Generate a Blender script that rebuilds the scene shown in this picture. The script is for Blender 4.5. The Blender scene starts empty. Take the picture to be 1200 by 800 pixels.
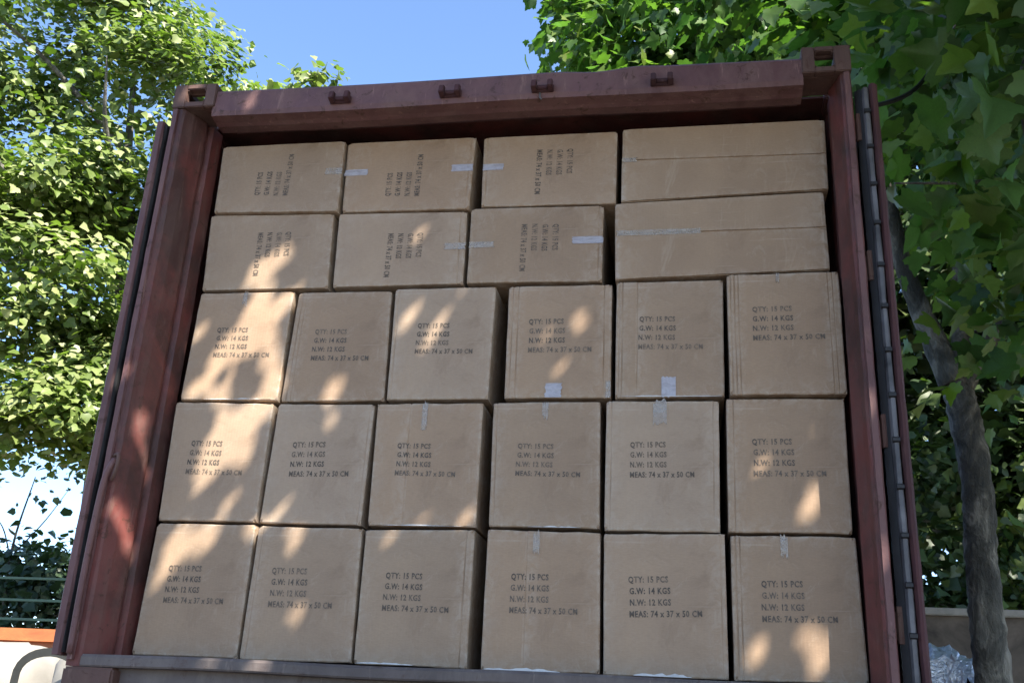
import bpy, bmesh, math, random
import numpy as np
from mathutils import Vector, Matrix

# ------------------------------------------------------------------ camera, sky, sun, exposure
scene = bpy.context.scene
COL = scene.collection
CAM = Vector((0.8002, -3.7797, 1.3411))
PITCH, ROLL, YAW, FPX = 0.36298, 0.05201, 0.18244, 1192.06     # radians; focal length in pixels of a 1200 wide frame
fwd = Vector((-math.sin(YAW) * math.cos(PITCH), math.cos(YAW) * math.cos(PITCH), math.sin(PITCH)))
rt0 = Vector((math.cos(YAW), math.sin(YAW), 0))
up0 = rt0.cross(fwd)
RT = rt0 * math.cos(ROLL) + up0 * math.sin(ROLL)
UP = up0 * math.cos(ROLL) - rt0 * math.sin(ROLL)
cd = bpy.data.cameras.new('camera')
cam = bpy.data.objects.new('camera', cd)
COL.objects.link(cam)
cam.matrix_world = Matrix(((RT.x, UP.x, -fwd.x, CAM.x), (RT.y, UP.y, -fwd.y, CAM.y), (RT.z, UP.z, -fwd.z, CAM.z), (0, 0, 0, 1)))
cd.sensor_width = 36
cd.lens = 36 * FPX / 1200
cd.clip_start = 0.05
cd.clip_end = 2000
scene.camera = cam

SUN = Vector((0.43, -0.50, 0.75)).normalized()                  # towards the sun
w = bpy.data.worlds.new('World')
scene.world = w
w.use_nodes = True
nt = w.node_tree
bg = nt.nodes['Background']
sky = nt.nodes.new('ShaderNodeTexSky')
sky.sky_type = 'NISHITA'
sky.sun_disc = False
sky.sun_elevation = math.asin(SUN.z)
sky.sun_rotation = math.atan2(SUN.x, SUN.y)
sky.air_density = 0.9
sky.dust_density = 0.7
sky.ozone_density = 4.5
nt.links.new(sky.outputs[0], bg.inputs[0])
bg.inputs[1].default_value = 0.11
sd = bpy.data.lights.new('sun', 'SUN')
sd.energy = 5.0
sd.angle = math.radians(0.53)
sd.color = (1.0, 0.93, 0.82)
so = bpy.data.objects.new('sun', sd)
COL.objects.link(so)
so.rotation_euler = SUN.to_track_quat('Z', 'Y').to_euler()
so.location = (6, -8, 14)
scene.view_settings.view_transform = 'Standard'
scene.view_settings.look = 'None'
scene.view_settings.gamma = 1
scene.view_settings.exposure = 1.92
scene.cycles.max_bounces = 8
scene.cycles.transparent_max_bounces = 8
try:
    scene.cycles.use_denoising = True
except Exception:
    pass

# ------------------------------------------------------------------ helpers
rng = np.random.default_rng(11)
random.seed(5)


def link(name, data, parent=None):
    o = bpy.data.objects.new(name, data)
    COL.objects.link(o)
    if parent is not None:
        o.parent = parent
    return o


def thing(name, label, cat, loc=(0, 0, 0), group=None):
    o = link(name, None)
    o.location = loc
    o.empty_display_size = 0.2
    o['label'] = label
    o['category'] = cat
    if group:
        o['group'] = group
    return o


def tag(o, label, cat, group=None):
    o['label'] = label
    o['category'] = cat
    if group:
        o['group'] = group
    return o


def rel(o, parent):
    """parent o while its mesh stays in world coordinates"""
    o.parent = parent
    o.location = -parent.location
    return o


class MB:
    """collects shapes into one mesh"""

    def __init__(self):
        self.v, self.f = [], []

    def add(self, v, f):
        n = len(self.v)
        self.v += [tuple(p) for p in v]
        self.f += [tuple(i + n for i in q) for q in f]
        return self

    def box(self, x0, x1, y0, y1, z0, z1):
        v = [(x0, y0, z0), (x1, y0, z0), (x1, y1, z0), (x0, y1, z0), (x0, y0, z1), (x1, y0, z1), (x1, y1, z1), (x0, y1, z1)]
        return self.add(v, [(0, 3, 2, 1), (4, 5, 6, 7), (0, 1, 5, 4), (1, 2, 6, 5), (2, 3, 7, 6), (3, 0, 4, 7)])

    def prism_z(self, pts, z0, z1, nz=1, jit=0.0):
        n = len(pts)
        v, f = [], []
        for k in range(nz + 1):
            z = z0 + (z1 - z0) * k / nz
            for (x, y) in pts:
                v.append((x + random.uniform(-jit, jit), y + random.uniform(-jit, jit), z))
        for k in range(nz):
            for i in range(n):
                j = (i + 1) % n
                f.append((k * n + i, k * n + j, (k + 1) * n + j, (k + 1) * n + i))
        f.append(tuple(range(n))[::-1])
        f.append(tuple(range(nz * n, nz * n + n)))
        return self.add(v, f)

    def prism_x(self, pts, x0, x1, nx=1, fn=None):
        n = len(pts)
        v, f = [], []
        for k in range(nx + 1):
            x = x0 + (x1 - x0) * k / nx
            for i, (y, z) in enumerate(pts):
                dz = fn(x, y, z) if fn else 0
                v.append((x, y, z + dz))
        for k in range(nx):
            for i in range(n):
                j = (i + 1) % n
                f.append((k * n + i, (k + 1) * n + i, (k + 1) * n + j, k * n + j))
        f.append(tuple(range(n)))
        f.append(tuple(range(nx * n, nx * n + n))[::-1])
        return self.add(v, f)

    def tube(self, pts, rad, seg=8, jit=0.0):
        pts = [Vector(p) for p in pts]
        if not hasattr(rad, '__len__'):
            rad = [rad] * len(pts)
        v, f = [], []
        prev = None
        for i, p in enumerate(pts):
            t = (pts[min(i + 1, len(pts) - 1)] - pts[max(i - 1, 0)]).normalized()
            if prev is None:
                a = t.orthogonal().normalized()
            else:
                a = (prev - t * prev.dot(t)).normalized()
            prev = a
            b = t.cross(a)
            for k in range(seg):
                th = 2 * math.pi * k / seg
                r = rad[i] * (1 + random.uniform(-jit, jit))
                v.append(p + (a * math.cos(th) + b * math.sin(th)) * r)
        for i in range(len(pts) - 1):
            for k in range(seg):
                k2 = (k + 1) % seg
                f.append((i * seg + k, i * seg + k2, (i + 1) * seg + k2, (i + 1) * seg + k))
        f.append(tuple(range(seg))[::-1])
        f.append(tuple(range((len(pts) - 1) * seg, len(pts) * seg)))
        return self.add(v, f)

    def build(self, name, mat, parent=None, smooth=False, bevel=0.0, wpos=True):
        me = bpy.data.meshes.new(name)
        me.from_pydata(self.v, [], self.f)
        bm = bmesh.new()
        bm.from_mesh(me)
        bmesh.ops.recalc_face_normals(bm, faces=bm.faces)
        if bevel:
            es = [e for e in bm.edges if len(e.link_faces) == 2 and e.calc_face_angle(0) > 0.5]
            bmesh.ops.bevel(bm, geom=es, offset=bevel, segments=2, affect='EDGES', clamp_overlap=True)
        if smooth:
            for fc in bm.faces:
                fc.smooth = True
        bm.to_mesh(me)
        bm.free()
        me.materials.append(mat)
        o = link(name, me)
        if parent is not None:
            o.parent = parent
            if wpos:
                q = parent
                off = Vector((0, 0, 0))
                while q is not None:
                    off += q.location
                    q = q.parent
                o.location = -off
        return o


def smooth_path(pts, n=8):
    """Catmull-Rom through pts"""
    P = [Vector(p) for p in pts]
    P = [P[0] * 2 - P[1]] + P + [P[-1] * 2 - P[-2]]
    out = []
    for i in range(1, len(P) - 2):
        for k in range(n):
            t = k / n
            a, b, c, d = P[i - 1], P[i], P[i + 1], P[i + 2]
            out.append(0.5 * ((2 * b) + (c - a) * t + (2 * a - 5 * b + 4 * c - d) * t * t + (3 * b - a - 3 * c + d) * t ** 3))
    out.append(P[-2])
    return out


def lerp_list(vals, n):
    out = []
    m = len(vals) - 1
    for i in range(n):
        t = i / (n - 1) * m
        k = min(int(t), m - 1)
        out.append(vals[k] + (vals[k + 1] - vals[k]) * (t - k))
    return out


# ------------------------------------------------------------------ materials
def nodemat(name):
    m = bpy.data.materials.new(name)
    m.use_nodes = True
    N = m.node_tree.nodes
    L = m.node_tree.links
    return m, N, L, N['Principled BSDF']


def node(N, t, **kw):
    n = N.new(t)
    for k, v in kw.items():
        setattr(n, k, v)
    return n


def noise(N, L, scale, detail=4, rough=0.6, vec=None, dist=0.0):
    n = N.new('ShaderNodeTexNoise')
    n.inputs['Scale'].default_value = scale
    n.inputs['Detail'].default_value = detail
    n.inputs['Roughness'].default_value = rough
    n.inputs['Distortion'].default_value = dist
    if vec is not None:
        L.new(vec, n.inputs['Vector'])
    return n.outputs['Fac']


def ramp(N, L, fac, stops):
    r = N.new('ShaderNodeValToRGB')
    e = r.color_ramp.elements
    while len(e) < len(stops):
        e.new(0.5)
    for i, (p, c) in enumerate(stops):
        e[i].position = p
        e[i].color = (*c, 1) if len(c) == 3 else c
    L.new(fac, r.inputs[0])
    return r.outputs[0]


def mix(N, L, fac, a, b, mode='MIX'):
    m = N.new('ShaderNodeMix')
    m.data_type = 'RGBA'
    m.blend_type = mode
    for s, x in ((m.inputs[0], fac), (m.inputs[6], a), (m.inputs[7], b)):
        if isinstance(x, (int, float)):
            s.default_value = x
        elif isinstance(x, tuple):
            s.default_value = (*x, 1)
        else:
            L.new(x, s)
    return m.outputs[2]


def math_(N, L, op, a, b=0.0, clamp=False):
    m = N.new('ShaderNodeMath')
    m.operation = op
    m.use_clamp = clamp
    for s, x in ((m.inputs[0], a), (m.inputs[1], b)):
        if isinstance(x, (int, float)):
            s.default_value = x
        else:
            L.new(x, s)
    return m.outputs[0]


def bump(N, L, h, bsdf, strength=0.3, dist=0.002):
    b = N.new('ShaderNodeBump')
    b.inputs['Strength'].default_value = strength
    b.inputs['Distance'].default_value = dist
    L.new(h, b.inputs['Height'])
    L.new(b.outputs[0], bsdf.inputs['Normal'])


def scalev(N, L, vec, s):
    m = N.new('ShaderNodeMapping')
    m.inputs['Scale'].default_value = s
    L.new(vec, m.inputs['Vector'])
    return m.outputs[0]


def cardboard():
    m, N, L, B = nodemat('kraft_cardboard')
    tc = N.new('ShaderNodeTexCoord').outputs['Object']
    oi = N.new('ShaderNodeObjectInfo')
    base = ramp(N, L, oi.outputs['Random'], [(0.0, (0.277, 0.190, 0.119)), (0.3, (0.318, 0.228, 0.152)), (0.6, (0.292, 0.200, 0.128)), (0.8, (0.327, 0.224, 0.143)), (1.0, (0.345, 0.254, 0.176))])
    big = noise(N, L, 3.2, 4, 0.6, tc, 0.4)
    c = mix(N, L, ramp(N, L, big, [(0.35, (0, 0, 0)), (0.7, (1, 1, 1))]), base, mix(N, L, 1.0, base, (0.84, 0.83, 0.84), 'MULTIPLY'))
    fib = noise(N, L, 60, 5, 0.7, scalev(N, L, tc, (1, 1, 4)))
    c = mix(N, L, 0.35, c, mix(N, L, 1.0, c, ramp(N, L, fib, [(0.25, (0.72, 0.72, 0.72)), (0.75, (1.2, 1.2, 1.2))]), 'MULTIPLY'))
    # scuffed liner along the edges
    at = node(N, 'ShaderNodeAttribute', attribute_name='wear').outputs['Fac']
    wn = noise(N, L, 22, 5, 0.75, tc, 0.8)
    wf = math_(N, L, 'MULTIPLY', at, ramp(N, L, wn, [(0.42, (0, 0, 0)), (0.62, (1, 1, 1))]), True)
    c = mix(N, L, math_(N, L, 'MULTIPLY', wf, 0.55), c, (0.46, 0.40, 0.33))
    # a few rubs and water stains
    sn = noise(N, L, 5.5, 7, 0.75, scalev(N, L, tc, (1.6, 1, 0.6)), 1.4)
    c = mix(N, L, ramp(N, L, sn, [(0.58, (0, 0, 0)), (0.72, (0.5, 0.5, 0.5))]), c, (0.38, 0.30, 0.22))
    dk = noise(N, L, 3.7, 6, 0.7, scalev(N, L, tc, (0.8, 1, 1.3)), 1.0)
    c = mix(N, L, ramp(N, L, dk, [(0.56, (0, 0, 0)), (0.70, (0.45, 0.45, 0.45))]), c, (0.19, 0.125, 0.08))
    rb = noise(N, L, 30, 3, 0.6, scalev(N, L, tc, (0.12, 1, 2.2)), 0.4)
    c = mix(N, L, ramp(N, L, rb, [(0.66, (0, 0, 0)), (0.72, (0.3, 0.3, 0.3))]), c, (0.42, 0.34, 0.26))
    L.new(c, B.inputs['Base Color'])
    B.inputs['Roughness'].default_value = 0.72
    B.inputs['Specular IOR Level'].default_value = 0.35
    wav = N.new('ShaderNodeTexWave')
    wav.bands_direction = 'X'
    wav.inputs['Scale'].default_value = 26
    wav.inputs['Distortion'].default_value = 0.5
    L.new(tc, wav.inputs['Vector'])
    h = math_(N, L, 'ADD', math_(N, L, 'MULTIPLY', wav.outputs['Fac'], 0.05), math_(N, L, 'ADD', math_(N, L, 'MULTIPLY', noise(N, L, 7, 3, 0.5, tc), 1.6), math_(N, L, 'MULTIPLY', fib, 0.2)))
    h = math_(N, L, 'ADD', h, math_(N, L, 'MULTIPLY', noise(N, L, 2.6, 2, 0.5, tc, 0.6), 5.0))
    bump(N, L, h, B, 0.5, 0.005)
    return m


def paint(name, c1, c2, dust, rust=0.5, rough=0.5, dirt=0.4):
    m, N, L, B = nodemat(name)
    tc = N.new('ShaderNodeTexCoord').outputs['Object']
    n1 = noise(N, L, 2.6, 5, 0.65, tc, 0.5)
    c = mix(N, L, ramp(N, L, n1, [(0.40, (0, 0, 0)), (0.60, (1, 1, 1))]), c1, c2)
    n2 = noise(N, L, 9, 6, 0.7, scalev(N, L, tc, (1, 1, 0.35)), 0.6)
    c = mix(N, L, ramp(N, L, n2, [(0.45, (0, 0, 0)), (0.75, (dirt, dirt, dirt))]), c, dust)
    n3 = noise(N, L, 17, 7, 0.75, tc, 1.0)
    c = mix(N, L, ramp(N, L, n3, [(0.57, (0, 0, 0)), (0.64, (rust, rust, rust))]), c, (0.055, 0.024, 0.015))
    n4 = noise(N, L, 38, 5, 0.7, scalev(N, L, tc, (1, 1, 0.12)), 0.3)
    c = mix(N, L, ramp(N, L, n4, [(0.60, (0, 0, 0)), (0.70, (0.55, 0.55, 0.55))]), c, mix(N, L, 1.0, dust, (1.35, 1.25, 1.2), 'MULTIPLY'))
    n5 = noise(N, L, 5.0, 8, 0.8, tc, 1.6)
    c = mix(N, L, ramp(N, L, n5, [(0.62, (0, 0, 0)), (0.655, (0.8 * rust,) * 3)]), c, (0.045, 0.022, 0.016))
    L.new(c, B.inputs['Base Color'])
    L.new(ramp(N, L, n2, [(0.3, (rough - .08,) * 3), (0.7, (rough + .2,) * 3)]), B.inputs['Roughness'])
    B.inputs['Specular IOR Level'].default_value = 0.35
    h = math_(N, L, 'ADD', n3, math_(N, L, 'MULTIPLY', n1, 0.8))
    bump(N, L, h, B, 0.4, 0.004)
    return m


def plain(name, c, rough=0.6, metal=0.0, var=0.25, sc=8, bmp=0.2, spec=0.4):
    m, N, L, B = nodemat(name)
    tc = N.new('ShaderNodeTexCoord').outputs['Object']
    n = noise(N, L, sc, 5, 0.65, tc, 0.4)
    d = tuple(x * (1 - var) for x in c)
    e = tuple(min(1, x * (1 + var)) for x in c)
    L.new(ramp(N, L, n, [(0.3, d), (0.7, e)]), B.inputs['Base Color'])
    B.inputs['Roughness'].default_value = rough
    B.inputs['Metallic'].default_value = metal
    B.inputs['Specular IOR Level'].default_value = spec
    if bmp:
        bump(N, L, n, B, bmp, 0.004)
    return m


def leafmat(name, stops, trans=0.35, tcol=(0.9, 1.25, 0.35), rough=0.45):
    m, N, L, B = nodemat(name)
    at = node(N, 'ShaderNodeAttribute', attribute_name='tint').outputs['Fac']
    tc = N.new('ShaderNodeTexCoord').outputs['Object']
    c = ramp(N, L, at, stops)
    c = mix(N, L, 0.3, c, mix(N, L, 1.0, c, ramp(N, L, noise(N, L, 18, 3, 0.6, tc), [(0.3, (0.6, 0.6, 0.6)), (0.7, (1.3, 1.3, 1.2))]), 'MULTIPLY'))
    L.new(c, B.inputs['Base Color'])
    B.inputs['Roughness'].default_value = rough
    B.inputs['Specular IOR Level'].default_value = 0.45
    tr = N.new('ShaderNodeBsdfTranslucent')
    L.new(mix(N, L, 1.0, c, tcol, 'MULTIPLY'), tr.inputs['Color'])
    ms = N.new('ShaderNodeMixShader')
    ms.inputs[0].default_value = trans
    L.new(B.outputs[0], ms.inputs[1])
    L.new(tr.outputs[0], ms.inputs[2])
    L.new(ms.outputs[0], N['Material Output'].inputs['Surface'])
    return m


def barkmat(name, c1, c2, c3):
    m, N, L, B = nodemat(name)
    tc = N.new('ShaderNodeTexCoord').outputs['Object']
    n1 = noise(N, L, 5, 5, 0.65, scalev(N, L, tc, (1, 1, 0.6)), 0.8)
    c = ramp(N, L, n1, [(0.40, c1), (0.52, c2), (0.60, c3)])
    n2 = noise(N, L, 26, 5, 0.7, scalev(N, L, tc, (1, 1, 0.3)), 0.4)
    c = mix(N, L, 0.6, c, mix(N, L, 1.0, c, ramp(N, L, n2, [(0.3, (0.5, 0.5, 0.5)), (0.7, (1.25, 1.25, 1.25))]), 'MULTIPLY'))
    L.new(c, B.inputs['Base Color'])
    B.inputs['Roughness'].default_value = 0.85
    bump(N, L, math_(N, L, 'ADD', n1, n2), B, 1.0, 0.05)
    return m


M_card = cardboard()
M_flap = M_card
M_red = paint('maroon_container_paint', (0.130, 0.036, 0.030), (0.052, 0.022, 0.019), (0.125, 0.082, 0.068), 0.9, 0.55, 0.55)
M_mauve = paint('faded_maroon_paint', (0.125, 0.058, 0.055), (0.085, 0.038, 0.038), (0.19, 0.12, 0.105), 0.85, 0.55, 0.5)
M_door = paint('grimy_door_paint', (0.060, 0.022, 0.024), (0.042, 0.017, 0.019), (0.08, 0.045, 0.045), 0.6, 0.8, 0.4)
M_cast = paint('rusty_casting_paint', (0.095, 0.048, 0.038), (0.065, 0.036, 0.03), (0.14, 0.095, 0.075), 0.8, 0.65, 0.6)
M_sill = paint('dusty_steel_sill', (0.105, 0.084, 0.078), (0.075, 0.06, 0.056), (0.19, 0.165, 0.145), 0.4, 0.6, 0.6)
M_rubber = plain('black_rubber', (0.018, 0.018, 0.02), 0.6, 0, 0.3, 12)
M_gasket = plain('grey_gasket_strip', (0.075, 0.073, 0.078), 0.5, 0.0, 0.85, 4)
M_bolt = plain('dark_bolt', (0.015, 0.014, 0.015), 0.5, 0.3, 0.2, 20)
M_inside = plain('dark_inner_wall', (0.07, 0.03, 0.03), 0.7, 0, 0.3, 4)
M_floor = plain('plywood_floor', (0.14, 0.09, 0.055), 0.7, 0, 0.3, 5)
M_ink = None
def tapemat(name, col, cover, rough):
    m, N, L, B = nodemat(name)
    tc = N.new('ShaderNodeTexCoord').outputs['Object']
    n = noise(N, L, 24, 4, 0.6, scalev(N, L, tc, (1, 1, 2)), 0.6)
    B.inputs['Base Color'].default_value = (*col, 1)
    B.inputs['Roughness'].default_value = rough
    bump(N, L, n, B, 0.6, 0.003)
    tr = N.new('ShaderNodeBsdfTransparent')
    ms = N.new('ShaderNodeMixShader')
    L.new(ramp(N, L, n, [(0.36, (cover - 0.22,) * 3), (0.6, (cover,) * 3)]), ms.inputs[0])
    L.new(tr.outputs[0], ms.inputs[1])
    L.new(B.outputs[0], ms.inputs[2])
    L.new(ms.outputs[0], N['Material Output'].inputs['Surface'])
    return m


M_tapew = tapemat('white_tape', (0.40, 0.38, 0.41), 0.85, 0.3)
M_tapec = tapemat('clear_packing_tape', (0.42, 0.37, 0.32), 0.55, 0.2)
M_paper = plain('torn_white_paper', (0.56, 0.53, 0.50), 0.8, 0, 0.15, 40, 0.4)


def inkmat():
    m, N, L, B = nodemat('black_stencil_ink')
    tc = N.new('ShaderNodeTexCoord').outputs['Object']
    oi = N.new('ShaderNodeObjectInfo')
    n = math_(N, L, 'ADD', noise(N, L, 14, 5, 0.75, tc, 0.3), math_(N, L, 'MULTIPLY', oi.outputs['Random'], 0.14))
    L.new(ramp(N, L, n, [(0.44, (0.05, 0.04, 0.032)), (0.78, (0.20, 0.145, 0.10))]), B.inputs['Base Color'])
    B.inputs['Roughness'].default_value = 0.7
    return m


M_ink = inkmat()
M_leafL = leafmat('sun_tinted_maple_leaf', [(0.0, (0.085, 0.13, 0.025)), (0.5, (0.175, 0.225, 0.065)), (0.93, (0.31, 0.33, 0.16)), (0.97, (0.22, 0.09, 0.045)), (1.0, (0.24, 0.08, 0.05))], 0.35)  # palest tints put sun highlights into the leaf colour
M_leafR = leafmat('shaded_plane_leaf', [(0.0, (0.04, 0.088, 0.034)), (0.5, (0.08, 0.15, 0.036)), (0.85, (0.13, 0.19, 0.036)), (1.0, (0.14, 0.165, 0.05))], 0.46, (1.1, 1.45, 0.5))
M_leafD = leafmat('far_leaf', [(0.0, (0.028, 0.055, 0.022)), (0.6, (0.055, 0.09, 0.028)), (1.0, (0.10, 0.13, 0.04))], 0.3)
M_hedge = leafmat('hedge_leaf', [(0.0, (0.022, 0.05, 0.028)), (1.0, (0.05, 0.085, 0.04))], 0.2)
M_barkR = barkmat('grey_bark', (0.042, 0.042, 0.034), (0.095, 0.092, 0.074), (0.21, 0.20, 0.165))
M_barkL = barkmat('pale_bark', (0.08, 0.075, 0.065), (0.16, 0.15, 0.13), (0.24, 0.23, 0.2))

BOXES = [
  (0,0,-0.015,[(-1.311, 1.533), (-0.881, 1.534), (-0.877, 2.041), (-1.297, 2.041)]),
  (0,1,-0.011,[(-0.876, 1.531), (-0.435, 1.536), (-0.442, 2.036), (-0.868, 2.039)]),
  (0,2,-0.005,[(-0.43, 1.534), (0.001, 1.533), (0.0, 2.039), (-0.433, 2.034)]),
  (0,3,-0.011,[(0.049, 1.529), (0.482, 1.534), (0.476, 2.037), (0.047, 2.042)]),
  (0,4,-0.016,[(0.491, 1.531), (0.929, 1.532), (0.928, 2.041), (0.486, 2.033)]),
  (0,5,-0.019,[(0.943, 1.53), (1.393, 1.535), (1.381, 2.037), (0.943, 2.035)]),
  (1,0,-0.005,[(-1.303, 2.049), (-0.883, 2.05), (-0.877, 2.542), (-1.312, 2.551)]),
  (1,1,0.012,[(-0.879, 2.05), (-0.457, 2.047), (-0.448, 2.543), (-0.865, 2.548)]),
  (1,2,0.005,[(-0.431, 2.046), (0.001, 2.047), (0.001, 2.546), (-0.439, 2.544)]),
  (1,3,-0.002,[(0.048, 2.05), (0.472, 2.048), (0.466, 2.55), (0.04, 2.544)]),
  (1,4,-0.002,[(0.485, 2.042), (0.913, 2.043), (0.919, 2.551), (0.486, 2.549)]),
  (1,5,-0.017,[(0.937, 2.041), (1.373, 2.043), (1.377, 2.551), (0.941, 2.553)]),
  (2,0,0.011,[(-1.306, 2.56), (-0.87, 2.555), (-0.861, 3.051), (-1.293, 3.053)]),
  (2,1,0.022,[(-0.863, 2.555), (-0.416, 2.557), (-0.427, 3.049), (-0.845, 3.051)]),
  (2,2,0.011,[(-0.406, 2.557), (0.017, 2.559), (0.024, 3.053), (-0.412, 3.052)]),
  (2,3,0.008,[(0.079, 2.561), (0.505, 2.56), (0.505, 3.051), (0.075, 3.05)]),
  (2,4,-0.002,[(0.519, 2.556), (0.941, 2.562), (0.947, 3.054), (0.52, 3.054)]),
  (2,5,-0.039,[(0.956, 2.556), (1.386, 2.558), (1.385, 3.062), (0.956, 3.059)]),
  (3,0,0.012,[(-1.291, 3.061), (-0.712, 3.06), (-0.724, 3.422), (-1.309, 3.436)]),
  (3,1,0.021,[(-0.697, 3.067), (-0.121, 3.069), (-0.125, 3.415), (-0.707, 3.426)]),
  (3,2,0.018,[(-0.109, 3.071), (0.462, 3.064), (0.464, 3.419), (-0.11, 3.426)]),
  (3,3,-0.005,[(0.513, 3.06), (1.361, 3.083), (1.356, 3.433), (0.508, 3.413)]),
  (4,0,-0.008,[(-1.287, 3.433), (-0.701, 3.418), (-0.706, 3.782), (-1.296, 3.796)]),
  (4,1,0.012,[(-0.692, 3.424), (-0.116, 3.419), (-0.108, 3.78), (-0.702, 3.799)]),
  (4,2,0.020,[(-0.069, 3.429), (0.514, 3.422), (0.517, 3.781), (-0.076, 3.788)]),
  (4,3,0.005,[(0.532, 3.421), (1.378, 3.445), (1.381, 3.785), (0.536, 3.779)]),
]
PRINTS = {
  (0, 0): [(-1.212, 1.853), (-1.215, 1.732), (-0.967, 1.733)],  # 0.248 0.121
  (0, 1): [(-0.783, 1.854), (-0.786, 1.729), (-0.531, 1.73)],  # 0.255 0.125
  (0, 2): [(-0.335, 1.849), (-0.337, 1.73), (-0.081, 1.729)],  # 0.256 0.119
  (0, 3): [(0.146, 1.856), (0.146, 1.736), (0.397, 1.737)],  # 0.251 0.120
  (0, 4): [(0.584, 1.855), (0.584, 1.734), (0.841, 1.743)],  # 0.257 0.121
  (0, 5): [(1.048, 1.852), (1.047, 1.732), (1.303, 1.737)],  # 0.256 0.120
  (1, 0): [(-1.22, 2.361), (-1.215, 2.243), (-0.971, 2.239)],  # 0.244 0.118
  (1, 1): [(-0.773, 2.36), (-0.779, 2.24), (-0.53, 2.243)],  # 0.249 0.120
  (1, 2): [(-0.342, 2.358), (-0.339, 2.248), (-0.095, 2.243)],  # 0.244 0.110
  (1, 3): [(0.145, 2.357), (0.143, 2.249), (0.394, 2.245)],  # 0.251 0.108
  (1, 4): [(0.586, 2.362), (0.581, 2.246), (0.821, 2.249)],  # 0.240 0.116
  (1, 5): [(1.036, 2.371), (1.035, 2.251), (1.294, 2.253)],  # 0.259 0.120
  (2, 0): [(-1.19, 2.866), (-1.187, 2.753), (-0.934, 2.75)],  # 0.253 0.113
  (2, 1): [(-0.751, 2.855), (-0.752, 2.737), (-0.5, 2.734)],  # 0.252 0.118
  (2, 2): [(-0.301, 2.871), (-0.303, 2.758), (-0.06, 2.755)],  # 0.243 0.113
  (2, 3): [(0.169, 2.878), (0.168, 2.756), (0.425, 2.756)],  # 0.257 0.122
  (2, 4): [(0.61, 2.878), (0.61, 2.761), (0.862, 2.758)],  # 0.252 0.117
  (2, 5): [(1.051, 2.895), (1.05, 2.777), (1.318, 2.78)],  # 0.268 0.118
  (3, 0): [(-0.935, 3.339), (-1.065, 3.337), (-1.062, 3.128)],  # 0.209 0.130
  (3, 1): [(-0.336, 3.311), (-0.468, 3.318), (-0.471, 3.11)],  # 0.208 0.132
  (3, 2): [(0.251, 3.345), (0.117, 3.339), (0.115, 3.12)],  # 0.219 0.134
  (4, 0): [(-1.081, 3.519), (-0.947, 3.509), (-0.941, 3.72)],  # 0.211 0.134
  (4, 1): [(-0.477, 3.494), (-0.346, 3.492), (-0.342, 3.7)],  # 0.208 0.131
  (4, 2): [(0.302, 3.71), (0.168, 3.702), (0.164, 3.483)],  # 0.219 0.134
}
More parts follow.
